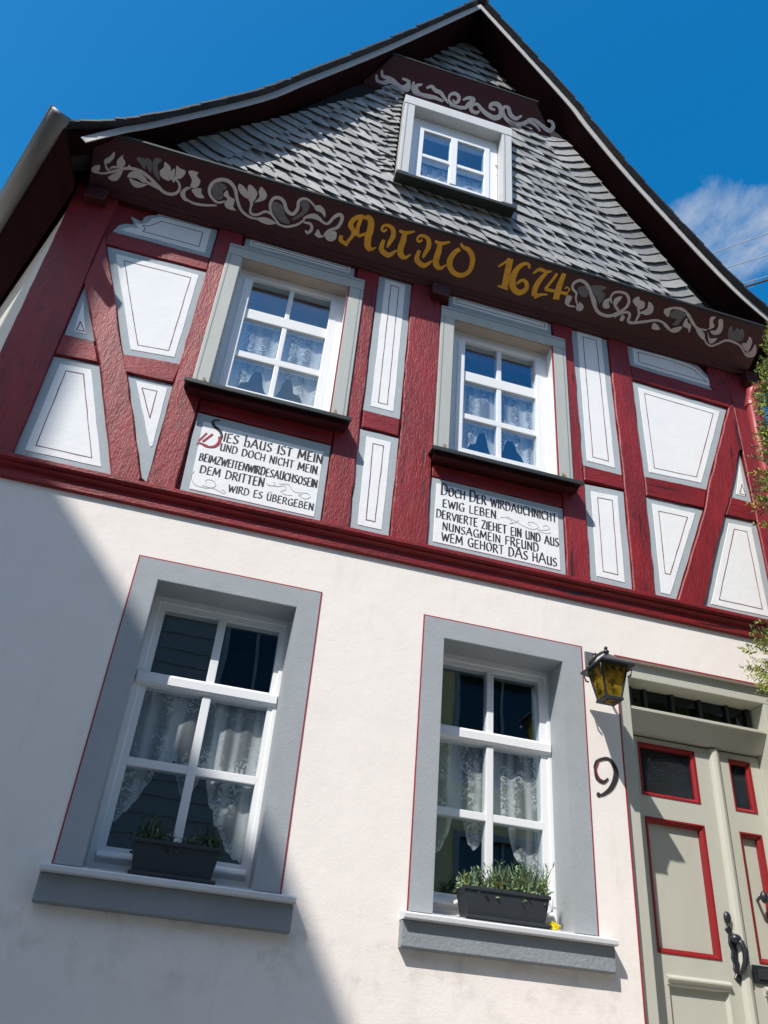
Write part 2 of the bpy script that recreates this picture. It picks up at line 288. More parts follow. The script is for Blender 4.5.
# ------------------------------------------------------------ mesh helpers (all coordinates are world metres; X right, Y into the house, Z up)
class MB:
    def __init__(s): s.v = []; s.f = []
    def add(s, vs, fs):
        o = len(s.v); s.v += [tuple(v) for v in vs]; s.f += [tuple(i+o for i in f) for f in fs]; return s
    def box(s, x0, x1, y0, y1, z0, z1):
        return s.add([(x0,y0,z0),(x1,y0,z0),(x1,y1,z0),(x0,y1,z0),(x0,y0,z1),(x1,y0,z1),(x1,y1,z1),(x0,y1,z1)],
                     [(0,1,5,4),(1,2,6,5),(2,3,7,6),(3,0,4,7),(4,5,6,7),(3,2,1,0)])
    def prism(s, poly, y0, y1, ins=0.0, caps=True):
        """XZ polygon, front at y0 (towards street), back at y1; ins chamfers the front edge."""
        n = len(poly)
        fr = inset(poly, ins) if ins else poly
        vs = [(x, y0, z) for x, z in fr]
        k = n
        if ins: vs += [(x, y0+ins, z) for x, z in poly]
        vs += [(x, y1, z) for x, z in poly]
        fs = [tuple(range(n))[::1]]
        lay = 3 if ins else 2
        for L in range(lay-1):
            for i in range(n):
                j = (i+1) % n; fs.append((L*n+i, L*n+j, (L+1)*n+j, (L+1)*n+i))
        return s.add(vs, fs)
    def extrude_x(s, prof, x0, x1):
        """profile of (y,z) points swept along X"""
        n = len(prof)
        vs = [(x0,y,z) for y,z in prof]+[(x1,y,z) for y,z in prof]
        fs = [(i,(i+1)%n,n+(i+1)%n,n+i) for i in range(n)]+[tuple(range(n))[::-1], tuple(range(n,2*n))]
        return s.add(vs, fs)
    def extrude_z(s, prof, z0, z1):
        n = len(prof)
        vs = [(x,y,z0) for x,y in prof]+[(x,y,z1) for x,y in prof]
        fs = [(i,(i+1)%n,n+(i+1)%n,n+i) for i in range(n)]+[tuple(range(n))[::-1], tuple(range(n,2*n))]
        return s.add(vs, fs)
    def tube(s, pts, r, n=8, caps=True):
        pts = [Vector(p) for p in pts]; o = len(s.v); m = len(pts)
        rr = r if isinstance(r, (list, tuple)) else [r]*m
        up = Vector((0.13, .31, .94)).normalized()
        for i, p in enumerate(pts):
            t = (pts[min(i+1,m-1)]-pts[max(i-1,0)]).normalized()
            a = t.cross(up); 
            if a.length < 1e-3: a = t.cross(Vector((1,0,0)))
            a.normalize(); b = t.cross(a)
            for k in range(n):
                an = 2*math.pi*k/n; s.v.append(tuple(p+(a*math.cos(an)+b*math.sin(an))*rr[i]))
        for i in range(m-1):
            for k in range(n):
                s.f.append((o+i*n+k, o+i*n+(k+1)%n, o+(i+1)*n+(k+1)%n, o+(i+1)*n+k))
        if caps:
            s.f.append(tuple(o+k for k in range(n))[::-1]); s.f.append(tuple(o+(m-1)*n+k for k in range(n)))
        return s
    def ellipsoid(s, c, r, nu=10, nv=6):
        o = len(s.v)
        for j in range(nv+1):
            ph = math.pi*j/nv
            for i in range(nu):
                th = 2*math.pi*i/nu
                s.v.append((c[0]+r[0]*math.sin(ph)*math.cos(th), c[1]+r[1]*math.sin(ph)*math.sin(th), c[2]+r[2]*math.cos(ph)))
        for j in range(nv):
            for i in range(nu):
                s.f.append((o+j*nu+i, o+(j+1)*nu+i, o+(j+1)*nu+(i+1)%nu, o+j*nu+(i+1)%nu))
        return s
    def ribbon(s, pts, w, y, th=.0015):
        """flat painted stroke in the XZ plane, front at y"""
        m = len(pts); ws = w if isinstance(w, (list, tuple)) else [w]
        if len(ws) == 1: ws = ws*m
        L, R_ = [], []
        for i in range(m):
            a = Vector(pts[max(i-1,0)]); b = Vector(pts[min(i+1,m-1)]); t = (b-a)
            if t.length < 1e-6: t = Vector((1,0))
            t.normalize(); nrm = Vector((-t.y, t.x)); p = Vector(pts[i])
            L.append(p+nrm*ws[i]/2); R_.append(p-nrm*ws[i]/2)
        for i in range(m-1):
            s.prism([R_[i], R_[i+1], L[i+1], L[i]], y - .00003*(i % 3), y+th)
        return s
    def build(s, name, m, parent=None, smooth=False, bevel=0., **tags):
        me = bpy.data.meshes.new(name); me.from_pydata(s.v, [], s.f); me.validate(verbose=False)
        bm = bmesh.new(); bm.from_mesh(me)
        bmesh.ops.remove_doubles(bm, verts=bm.verts, dist=1e-6)
        bmesh.ops.recalc_face_normals(bm, faces=bm.faces)
        if bevel:
            ed = [e for e in bm.edges if len(e.link_faces) == 2 and e.calc_face_angle(0) > .6]
            bmesh.ops.bevel(bm, geom=ed, offset=bevel, segments=2, profile=.6, affect='EDGES', clamp_overlap=True)
        bm.to_mesh(me); bm.free()
        if smooth:
            for p in me.polygons: p.use_smooth = True
        me.materials.append(m if not isinstance(m, str) else M[m])
        return link(name, me, parent, **tags)
def link(name, me, parent=None, **tags):
    o = bpy.data.objects.new(name, me); col.objects.link(o)
    if parent is not None: child(o, parent)
    for k, v in tags.items(): o[k] = v
    return o
def wloc(o):
    p = Vector((0,0,0))
    while o is not None: p += Vector(o.location); o = o.parent
    return p
def child(o, parent):
    o.parent = parent
    root = parent
    while root.parent is not None: root = root.parent
    if parent is root: o.matrix_parent_inverse = Matrix.Translation(-Vector(root.location))
def thing(name, loc, label, cat, group=None):
    o = bpy.data.objects.new(name, None); col.objects.link(o); o.location = loc; o.empty_display_size = .2
    o['label'] = label; o['category'] = cat
    if group: o['group'] = group
    return o
def area(poly): return sum(poly[i][0]*poly[(i+1)%len(poly)][1]-poly[(i+1)%len(poly)][0]*poly[i][1] for i in range(len(poly)))/2
def inset(poly, d):
    n = len(poly); sg = 1 if area(poly) > 0 else -1; out = []
    for i in range(n):
        p0, p1, p2 = Vector(poly[i-1]), Vector(poly[i]), Vector(poly[(i+1)%n])
        a, b = (p1-p0).normalized(), (p2-p1).normalized()
        na, nb = Vector((-a.y,a.x))*sg, Vector((-b.y,b.x))*sg
        m = na+nb
        if m.length < 1e-4: out.append(tuple(p1+na*d)); continue
        m.normalize(); k = d/max(.35, m.dot(na)); out.append(tuple(p1+m*k))
    return out
def smooth_line(p, n=4, closed=False):
    m = len(p); out = []
    rng = range(m) if closed else range(m-1)
    for i in rng:
        g = (lambda k: Vector(p[k % m])) if closed else (lambda k: Vector(p[max(0, min(m-1, k))]))
        a, b, c, d = g(i-1), g(i), g(i+1), g(i+2)
        for k in range(n):
            t = k/n
            out.append(tuple(.5*((2*b)+(c-a)*t+(2*a-5*b+4*c-d)*t*t+(3*b-a-3*c+d)*t**3)))
    if not closed: out.append(tuple(p[-1]))
    return out
def lerp_list(ws, n):
    if not isinstance(ws, (list, tuple)): return [ws]*n
    if len(ws) == 1: return list(ws)*n
    out = []
    for i in range(n):
        t = i/(n-1)*(len(ws)-1); k = min(int(t), len(ws)-2); out.append(ws[k]+(ws[k+1]-ws[k])*(t-k))
    return out
def rough_poly(poly, step=.07, j=.004):
    out = []
    n = len(poly)
    for i in range(n):
        a, b = Vector(poly[i]), Vector(poly[(i+1)%n]); d = (b-a).length; k = max(1, int(d/step))
        t = (b-a)/max(d,1e-6); nr = Vector((-t.y, t.x))
        for q in range(k):
            p = a+(b-a)*q/k
            if q: p = p+nr*random.uniform(-j, j)
            out.append(tuple(p))
    return out
def rect(x0, x1, z0, z1): return [(x0,z0),(x1,z0),(x1,z1),(x0,z1)]
def plate(x0, x1, z0, z1, y0, y1, holes):
    """wall slab with rectangular openings: front, back, reveals, outer edges"""
    mb = MB(); xs = sorted({x0,x1,*[h[0] for h in holes],*[h[1] for h in holes]}); zs = sorted({z0,z1,*[h[2] for h in holes],*[h[3] for h in holes]})
    for i in range(len(xs)-1):
        for k in range(len(zs)-1):
            cx, cz = (xs[i]+xs[i+1])/2, (zs[k]+zs[k+1])/2
            if any(h[0] < cx < h[1] and h[2] < cz < h[3] for h in holes): continue
            a,b,c,d = xs[i],xs[i+1],zs[k],zs[k+1]
            mb.add([(a,y0,c),(b,y0,c),(b,y0,d),(a,y0,d)],[(0,1,2,3)]); mb.add([(a,y1,c),(b,y1,c),(b,y1,d),(a,y1,d)],[(3,2,1,0)])
            def solid(ii, kk):
                if not (0 <= ii < len(xs)-1 and 0 <= kk < len(zs)-1): return False
                ex, ez = (xs[ii]+xs[ii+1])/2, (zs[kk]+zs[kk+1])/2
                return not any(h[0] < ex < h[1] and h[2] < ez < h[3] for h in holes)
            if not solid(i-1,k): mb.add([(a,y0,c),(a,y0,d),(a,y1,d),(a,y1,c)],[(0,1,2,3)])
            if not solid(i+1,k): mb.add([(b,y0,c),(b,y1,c),(b,y1,d),(b,y0,d)],[(0,1,2,3)])
            if not solid(i,k-1): mb.add([(a,y0,c),(a,y1,c),(b,y1,c),(b,y0,c)],[(0,1,2,3)])
            if not solid(i,k+1): mb.add([(a,y0,d),(b,y0,d),(b,y1,d),(a,y1,d)],[(0,1,2,3)])
    return mb
def ring(mb, o, i, y0, y1):
    """rectangular ring o=(x0,x1,z0,z1) around i"""
    ox0,ox1,oz0,oz1 = o; ix0,ix1,iz0,iz1 = i
    vs = []
    for y in (y0, y1):
        vs += [(ox0,y,oz0),(ox1,y,oz0),(ox1,y,oz1),(ox0,y,oz1),(ix0,y,iz0),(ix1,y,iz0),(ix1,y,iz1),(ix0,y,iz1)]
    fs = []
    for k in range(4):
        j = (k+1)%4
        fs += [(k,j,4+j,4+k),(8+k,12+k,12+j,8+j),(k,8+k,8+j,j),(4+k,4+j,12+j,12+k)]
    mb.add(vs, fs); return mb

LEAVES=[[(-1.271,.084),(-1.26,.11),(-1.223,.129),(-1.224,.092),(-1.244,.073)],[(-1.2,.147),(-1.197,.172),(-1.17,.196),(-1.147,.232),(-1.144,.198),(-1.165,.161),(-1.186,.147)],[(-1.118,.15),(-1.125,.181),(-1.105,.214),(-1.09,.228),(-1.093,.212),(-1.072,.187),(-1.08,.161),(-1.101,.146)],[(-1.164,.072),(-1.124,.109),(-1.082,.136),(-1.091,.096),(-1.112,.064),(-1.145,.058)],[(-1.054,.151),(-1.051,.18),(-1.038,.172),(-1.043,.155)],[(-1.049,.105),(-1.037,.137),(-.999,.156),(-.958,.145),(-.924,.115),(-.945,.098),(-.984,.112),(-1.021,.108)],[(-1.037,.1),(-.99,.096),(-.944,.093),(-.916,.098),(-.957,.066),(-1.002,.059)],[(-.838,.257),(-.8,.24),(-.793,.214),(-.802,.178),(-.787,.159),(-.809,.153),(-.846,.165),(-.859,.195),(-.838,.224)],[(-.794,.169),(-.801,.195),(-.776,.233),(-.767,.227),(-.766,.194),(-.776,.163)],[(-.763,.256),(-.738,.246),(-.709,.243),(-.702,.223),(-.722,.189),(-.749,.176),(-.765,.149),(-.773,.167),(-.761,.193),(-.76,.223)],[(-.685,.239),(-.664,.254),(-.623,.251),(-.631,.232),(-.604,.211),(-.604,.183),(-.623,.157),(-.658,.156),(-.654,.197)],[(-.644,.143),(-.589,.164),(-.584,.137),(-.558,.113),(-.601,.103),(-.634,.123)],[(-.712,.095),(-.704,.12),(-.68,.148),(-.651,.149),(-.681,.121),(-.675,.088),(-.648,.065),(-.683,.063)],[(-.445,.163),(-.427,.199),(-.407,.167),(-.369,.154),(-.37,.11),(-.347,.091),(-.404,.088),(-.428,.112),(-.416,.146)],[(-.363,.229),(-.356,.259),(-.306,.233),(-.283,.184),(-.33,.195)],[(-.304,.252),(-.288,.271),(-.244,.244),(-.237,.209),(-.257,.172),(-.287,.201)],[(-.231,.242),(-.22,.278),(-.177,.244),(-.184,.205),(-.242,.173),(-.219,.214)],[(-.215,.077),(-.149,.102),(-.079,.084),(-.139,.06)],[(.138,.252),(.172,.271),(.211,.247),(.222,.206),(.19,.228),(.156,.232)],[(.081,.16),(.118,.198),(.168,.21),(.231,.17),(.183,.176),(.137,.176)],[(.184,.092),(.196,.122),(.224,.091),(.251,.092),(.216,.069),(.184,.08)],[(.248,.104),(.274,.131),(.317,.136),(.325,.093),(.297,.068),(.262,.075)],[(2.135,.222),(2.19,.192),(2.222,.138),(2.212,.124),(2.161,.178)],[(2.077,.099),(2.09,.125),(2.084,.14),(2.124,.123),(2.129,.09),(2.098,.076)],[(1.986,.114),(1.986,.159),(2.023,.158),(2.024,.124),(2.022,.101),(2.056,.104),(2.077,.099),(2.033,.087),(2.0,.095)],[(2.258,.159),(2.255,.195),(2.296,.226),(2.293,.191),(2.314,.157),(2.277,.144)],[(2.335,.18),(2.326,.229),(2.368,.257),(2.368,.229),(2.357,.186),(2.385,.148)],[(2.421,.094),(2.422,.135),(2.449,.125),(2.446,.095)],[(2.457,.245),(2.466,.272),(2.491,.285),(2.505,.266),(2.545,.26),(2.556,.223),(2.527,.204),(2.488,.222)],[(2.542,.184),(2.58,.224),(2.572,.273),(2.617,.251),(2.63,.208),(2.6,.18),(2.563,.179)],[(2.672,.103),(2.672,.144),(2.736,.115),(2.706,.098)],[(2.808,.131),(2.871,.169),(2.889,.165),(2.871,.126),(2.833,.121)],[(2.758,.208),(2.711,.229),(2.714,.261),(2.772,.279),(2.751,.252)],[(2.884,.193),(2.891,.24),(2.913,.209),(2.945,.199),(2.957,.145),(2.931,.17),(2.898,.174)],[(2.983,.19),(3.009,.191),(3.068,.169),(3.086,.123),(3.031,.147)],[(3.072,.202),(3.085,.218),(3.058,.286),(3.098,.3),(3.087,.269),(3.118,.233),(3.09,.207)],[(3.102,.197),(3.141,.214),(3.143,.252),(3.126,.285),(3.15,.298),(3.181,.25),(3.183,.2),(3.139,.178)],[(3.087,.187),(3.118,.151),(3.139,.15),(3.178,.16),(3.161,.12),(3.13,.119)],[(3.375,.175),(3.409,.19),(3.407,.235),(3.442,.212),(3.454,.157),(3.442,.128),(3.4,.149)],[(3.429,.112),(3.469,.142),(3.476,.196),(3.512,.147),(3.509,.107),(3.461,.092)]]
GREY_LEAVES=[[(-1.011,.23),(-.984,.243),(-.954,.235),(-.946,.198),(-.952,.18),(-.978,.201)],[(-.954,.246),(-.928,.248),(-.913,.225),(-.912,.169),(-.937,.196)],[(-.906,.254),(-.869,.27),(-.857,.257),(-.878,.223),(-.848,.142),(-.879,.156),(-.904,.194)],[(-.525,.184),(-.502,.227),(-.457,.227),(-.431,.21),(-.455,.185),(-.443,.151),(-.457,.129),(-.496,.13)],[(-.135,.188),(-.109,.214),(-.059,.197),(-.036,.153),(.008,.108),(-.043,.1),(-.096,.13)],[(.047,.245),(.067,.272),(.1,.26),(.106,.218),(.072,.17),(.028,.133),(.019,.143),(.055,.185),(.068,.213)],[(2.038,.224),(2.086,.253),(2.112,.233),(2.132,.199),(2.106,.175),(2.071,.188)],[(2.126,.264),(2.21,.287),(2.24,.279),(2.212,.254),(2.25,.236),(2.246,.201),(2.232,.163),(2.201,.195),(2.168,.214)],[(2.759,.236),(2.79,.269),(2.854,.274),(2.874,.261),(2.863,.214),(2.849,.173),(2.806,.164),(2.824,.21),(2.778,.21)],[(3.257,.182),(3.229,.244),(3.24,.272),(3.274,.237),(3.284,.271),(3.311,.26),(3.326,.276),(3.365,.236),(3.361,.19),(3.303,.181)]]
STEMS=[(.018,[(-1.244,.079),(-1.194,.086),(-1.131,.118),(-1.078,.148),(-1.023,.163),(-.966,.16),(-.91,.136),(-.853,.101),(-.814,.078),(-.767,.077),(-.73,.101),(-.722,.138),(-.742,.167),(-.771,.17)]),(.012,[(-1.191,.146),(-1.179,.119),(-1.159,.114)]),(.012,[(-1.16,.125),(-1.14,.14),(-1.112,.146)]),(.018,[(-.929,.108),(-.887,.101),(-.839,.088)]),(.014,[(-.673,.077),(-.624,.062),(-.554,.068),(-.474,.089)]),(.02,[(-.425,.129),(-.472,.108),(-.517,.13),(-.537,.168),(-.525,.214),(-.481,.249),(-.424,.252),(-.38,.218),(-.356,.163),(-.318,.105),(-.26,.077),(-.195,.077)]),(.014,[(-.283,.184),(-.262,.159),(-.256,.104),(-.213,.101),(-.163,.136),(-.122,.129),(-.074,.091)]),(.014,[(-.257,.172),(-.258,.141)]),(.014,[(-.079,.084),(-.012,.08),(.059,.115),(.099,.165)]),(.02,[(-.059,.083),(-.116,.13),(-.142,.18),(-.131,.227),(-.096,.243),(-.06,.228),(-.029,.18),(.013,.169),(.036,.211),(.032,.253),(.052,.278),(.091,.282),(.144,.253)]),(.02,[(.174,.186),(.244,.17),(.278,.221),(.31,.249),(.333,.23),(.318,.169),(.267,.132),(.243,.096)]),(.017,[(.093,.138),(.139,.14),(.155,.11),(.134,.079),(.117,.093)]),(.02,[(2.091,.102),(2.054,.155),(2.043,.191),(2.008,.21),(1.999,.246),(2.034,.278),(2.085,.27),(2.136,.228),(2.194,.153),(2.25,.106),(2.326,.1),(2.376,.128),(2.426,.182),(2.433,.235),(2.397,.276),(2.346,.28),(2.305,.263),(2.294,.226),(2.317,.192)]),(.014,[(2.366,.177),(2.385,.148),(2.367,.12)]),(.018,[(2.373,.104),(2.417,.145),(2.459,.162),(2.479,.144),(2.482,.11),(2.512,.099),(2.598,.13),(2.682,.164),(2.747,.159),(2.803,.133)]),(.016,[(2.514,.206),(2.541,.173),(2.536,.113)]),(.014,[(2.745,.151),(2.811,.125),(2.857,.127),(2.884,.17)]),(.018,[(2.712,.25),(2.76,.276),(2.829,.286),(2.895,.26),(2.948,.219),(3.003,.19),(3.075,.196)]),(.014,[(3.085,.135),(3.119,.106),(3.164,.099),(3.205,.129),(3.249,.164),(3.31,.168),(3.372,.155),(3.435,.113),(3.481,.106)])]
TOP_SCROLL=[(.03,[(.448,.111),(.463,.069),(.507,.067),(.552,.06),(.596,.038),(.641,.031),(.667,.06),(.684,.102)]),(.035,[(.414,.064),(.431,.022),(.481,.017),(.528,.05),(.572,.046),(.611,.021),(.667,.018),(.686,.05),(.67,.092),(.62,.097)]),(.035,[(.717,.102),(.725,.047),(.766,.017),(.831,.022),(.905,.034),(.985,.027)]),(.025,[(.789,.103),(.75,.081),(.752,.05),(.796,.027)]),(.028,[(.827,.084),(.864,.111),(.902,.091),(.948,.085),(.989,.055),(1.03,.026)]),(.025,[(1.03,.026),(1.026,.088),(1.064,.115),(1.101,.1),(1.104,.064),(1.081,.047),(1.059,.066)]),(.032,[(1.023,.055),(1.065,.02),(1.122,.017),(1.171,.037)]),(.03,[(1.131,.023),(1.172,.032),(1.194,.068),(1.226,.113),(1.182,.117),(1.14,.086)]),(.028,[(1.24,.082),(1.217,.052),(1.237,.023),(1.274,.023),(1.293,.046)]),(.035,[(1.23,.073),(1.263,.09),(1.308,.062),(1.364,.038),(1.429,.029),(1.472,.06),(1.465,.111),(1.426,.14),(1.379,.125),(1.375,.095),(1.42,.091)]),(.03,[(1.487,.147),(1.487,.1),(1.524,.052),(1.593,.032),(1.665,.048),(1.718,.088),(1.786,.073),(1.833,.04)]),(.03,[(1.477,.138),(1.521,.14),(1.551,.096),(1.606,.077),(1.648,.114)]),(.03,[(1.702,.101),(1.763,.113),(1.834,.088),(1.904,.067),(1.932,.106),(1.91,.141),(1.871,.141)])]
GOLD=[([.02,.028,.03,.035,.03,.022,.02,.02],[(.499,.275),(.447,.274),(.408,.244),(.398,.202),(.428,.171),(.425,.137),(.41,.105),(.4,.077)]),([.026],[(.356,.124),(.357,.095),(.381,.085),(.412,.077)]),([.03,.04,.045,.045,.045,.03],[(.484,.287),(.518,.269),(.532,.217),(.531,.161),(.542,.107),(.569,.086)]),([.02],[(.463,.148),(.498,.171),(.524,.184)]),([.026],[(.453,.262),(.448,.205),(.457,.149)]),([.02,.008],[(.569,.086),(.6,.112)]),([.014,.014,.016,.018,.022,.03,.034,.026,.012],[(.637,.244),(.622,.225),(.604,.237),(.614,.262),(.647,.269),(.678,.252),(.69,.211),(.678,.162),(.673,.132)]),([.022,.034,.036,.032,.01],[(.637,.173),(.635,.116),(.663,.092),(.7,.088),(.74,.133)]),([.016,.026,.01],[(.721,.259),(.764,.254),(.822,.281)]),([.03,.04,.042,.04,.028],[(.761,.253),(.764,.203),(.762,.145),(.775,.112),(.806,.094)]),([.022,.008],[(.806,.094),(.841,.132)]),([.014,.014,.016,.018,.022,.03,.034,.026,.012],[(.887,.244),(.872,.225),(.854,.237),(.863,.262),(.897,.269),(.929,.252),(.942,.21),(.931,.161),(.926,.13)]),([.022,.034,.036,.032,.01],[(.889,.172),(.887,.114),(.916,.091),(.954,.086),(.995,.132)]),([.016,.026,.01],[(.973,.258),(1.017,.253),(1.074,.281)]),([.03,.04,.042,.04,.028],[(1.013,.252),(1.017,.202),(1.017,.144),(1.03,.11),(1.062,.092)]),([.022,.008],[(1.062,.092),(1.097,.131)]),([.014,.022,.034,.036,.032,.03,.032,.036,.042,.034,.026],[(1.148,.292),(1.167,.274),(1.21,.265),(1.249,.232),(1.266,.181),(1.26,.128),(1.222,.092),(1.169,.091),(1.125,.123),(1.11,.169),(1.125,.223),(1.154,.254)]),([.012,.022],[(1.447,.214),(1.481,.252),(1.509,.285)]),([.045],[(1.509,.285),(1.522,.194),(1.536,.088)]),([.016],[(1.488,.092),(1.564,.087)]),([.014,.02,.03,.045,.045,.04,.036,.03,.024,.016],[(1.661,.26),(1.644,.285),(1.608,.275),(1.577,.228),(1.572,.163),(1.593,.111),(1.637,.086),(1.673,.1),(1.688,.13),(1.672,.164),(1.639,.172),(1.61,.138)]),([.012,.024,.022,.01],[(1.697,.235),(1.731,.273),(1.779,.271),(1.819,.282)]),([.02,.035,.04,.036],[(1.792,.274),(1.76,.208),(1.748,.146),(1.759,.09)]),([.03,.022,.01],[(1.761,.085),(1.799,.112),(1.849,.128)]),([.02],[(1.861,.28),(1.836,.203),(1.817,.156)]),([.022],[(1.817,.156),(1.904,.163),(1.986,.168)]),([.03,.042,.045],[(1.91,.294),(1.907,.209),(1.918,.11)]),([.01],[(1.972,.168),(1.987,.198),(1.962,.211),(1.954,.196)])]
NINE=[[(2.068,2.942),(2.088,2.981),(2.151,3.002),(2.185,2.961),(2.185,2.912),(2.154,2.855),(2.108,2.817),(2.076,2.808)],[(2.073,2.947),(2.082,2.896),(2.113,2.879),(2.143,2.901)]]

GROUND = 0.5
# ------------------------------------------------------------ ground and street
g = MB().add([(-300,-300,GROUND-.02),(300,-300,GROUND-.02),(300,300,GROUND-.02),(-300,300,GROUND-.02)],[(0,1,2,3)]).build('ground','cobble'); g['kind'] = 'structure'
g = MB().box(-60,60,-8.7,-.55,GROUND-.3,GROUND-.012).build('street','cobble'); g['kind'] = 'structure'
g = MB().box(-60,60,-.55,-.02,GROUND-.3,GROUND+.1).build('pavement','stone'); g['kind'] = 'structure'

# ------------------------------------------------------------ the house
XL, XR = -1.345, 3.62
SD = Vector((-.435,.900,0)).normalized()        # the left flank runs back at an angle
DEPTH = 4.5
house = thing('timber_framed_house', (1.1,0,GROUND), 'white plastered house with dark red timber framing, slate gable and painted panels', 'house')
H = house
LW = (-.237,.461,2.18,3.50); RW = (1.244,1.922,2.18,3.493); DO = (2.243,3.262,1.2,3.585)
plate(XL, XR, GROUND, 3.90, 0, .36, [LW, RW, DO]).build('wall','plaster',H)
# flanks, back, floors
def flank(x, d, z0, z1, name, m):
    e = d*(DEPTH/d.y); nn = Vector((d.y,-d.x,0)).normalized()*.25*(1 if x < 1 else -1)
    a = Vector((x,.36 if x > 1 else .0,0)); b = Vector((x,0,0))+e
    vs = [a,b,b+nn,a+nn]
    if x < 1: vs[3] = Vector((x+.25,.0,0)); 
    mb = MB().add([(v.x,v.y+.37 if (i in (0,3) and x < 1 and False) else v.y,z0) for i,v in enumerate(vs)]+[(v.x,v.y,z1) for v in vs],[(0,1,5,4),(1,2,6,5),(2,3,7,6),(3,0,4,7),(4,5,6,7),(3,2,1,0)])
    return mb.build(name, m, H)
_b = Vector((XL,0,0))+SD*(DEPTH/SD.y)
MB().add([(XL,.02,GROUND),(_b.x,_b.y,GROUND),(_b.x+.25,_b.y,GROUND),(XL+.2,.365,GROUND),(XL,.02,6.0),(_b.x,_b.y,6.0),(_b.x+.25,_b.y,6.0),(XL+.2,.365,6.0)],
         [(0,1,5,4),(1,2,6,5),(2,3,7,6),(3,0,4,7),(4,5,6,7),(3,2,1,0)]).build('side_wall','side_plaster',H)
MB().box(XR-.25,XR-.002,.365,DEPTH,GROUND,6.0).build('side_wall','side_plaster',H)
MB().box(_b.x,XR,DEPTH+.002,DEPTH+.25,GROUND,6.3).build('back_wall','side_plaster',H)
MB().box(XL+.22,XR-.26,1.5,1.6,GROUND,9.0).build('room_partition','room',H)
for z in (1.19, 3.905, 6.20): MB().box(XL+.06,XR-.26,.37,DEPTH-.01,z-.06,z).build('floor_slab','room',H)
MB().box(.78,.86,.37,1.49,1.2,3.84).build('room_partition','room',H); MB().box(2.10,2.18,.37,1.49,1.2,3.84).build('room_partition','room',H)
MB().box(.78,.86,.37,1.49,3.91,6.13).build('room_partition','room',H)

# upper storey backing wall with window openings
W1 = (-.242,.482,4.715,5.88); W2 = (1.216,1.944,4.66,5.85)
plate(XL, XR, 3.90, 6.30, .012, .30, [W1, W2]).build('wall','red',H)

# ---- timbers
PROUD = -.016
def timber(name, poly, y=PROUD, j=.004):
    p = poly if area(poly) > 0 else poly[::-1]
    return MB().prism(rough_poly(p, .08, j), y+random.uniform(-.003,.003), .02, .006).build(name,'red_h' if name == 'rail' else 'red',H)
timber('corner_post', rect(XL,-1.083,4.005,6.15), j=.0015); timber('corner_post', rect(3.362,XR,4.005,6.15), j=.0015)
timber('rail', [(-1.08,4.722),(-.85,4.738),(-.912,4.886),(-1.08,4.88)])
timber('brace', [(-.590,4.008),(-.449,4.008),(-.449,4.05),(-.685,4.711),(-.742,4.85),(-1.047,5.666),(-1.078,5.76),(-1.08,5.31),(-.905,4.889),(-.839,4.732)], -.022)
timber('rail', [(-.728,4.717),(-.43,4.724),(-.418,4.874),(-.738,4.843)])
timber('rail', [(-1.075,5.674),(-.43,5.686),(-.432,5.808),(-1.05,5.798)])
timber('post', [(-.412,4.008),(-.266,4.008),(-.266,6.15),(-.428,6.15),(-.426,4.72)], -.02)
timber('rail', [(-.262,4.577),(.515,4.560),(.515,4.66),(-.262,4.66)], -.012)
timber('post', [(.521,4.008),(.674,4.008),(.664,4.73),(.669,6.15),(.52,6.15)], -.018)
timber('rail', rect(.676,.905,4.739,4.872), -.012)
timber('post', [(.906,4.008),(1.118,4.008),(1.123,6.15),(.909,6.15),(.914,4.74)], -.021)
timber('rail', rect(1.128,1.966,4.506,4.60), -.012)
timber('post', [(1.970,4.008),(2.114,4.008),(2.118,4.72),(2.104,6.15),(1.955,6.15)], -.017)
timber('rail', rect(2.122,2.396,4.752,4.868), -.012)
timber('post', [(2.391,4.008),(2.532,4.008),(2.546,4.75),(2.546,6.15),(2.388,6.15),(2.401,4.86)], -.02)
timber('rail', [(2.552,5.750),(3.33,5.726),(3.34,5.855),(2.552,5.884)])
timber('rail', [(2.553,4.750),(2.966,4.758),(3.013,4.924),(2.556,4.903)])
timber('brace', [(2.670,4.008),(2.843,4.008),(3.108,4.735),(3.184,4.915),(3.328,5.335),(3.358,5.36),(3.358,5.78),(3.31,5.722),(3.021,4.928),(2.970,4.752)], -.022)
timber('rail', [(3.118,4.745),(3.358,4.758),(3.358,4.908),(3.19,4.910)])
timber('brace', [(3.20,5.90),(3.358,5.70),(3.358,6.15),(3.20,6.15)], -.018)
# moulded sill beam between the storeys
MB().extrude_x([(.02,4.006),(-.05,4.006),(-.060,3.998),(-.060,3.978),(-.052,3.968),(-.040,3.964),(-.040,3.956),(-.046,3.950),(-.040,3.944),(-.022,3.938),(-.022,3.885),(-.014,3.879),(.02,3.879)], XL-.02, XR+.02).build('sill_beam','red_h',H)

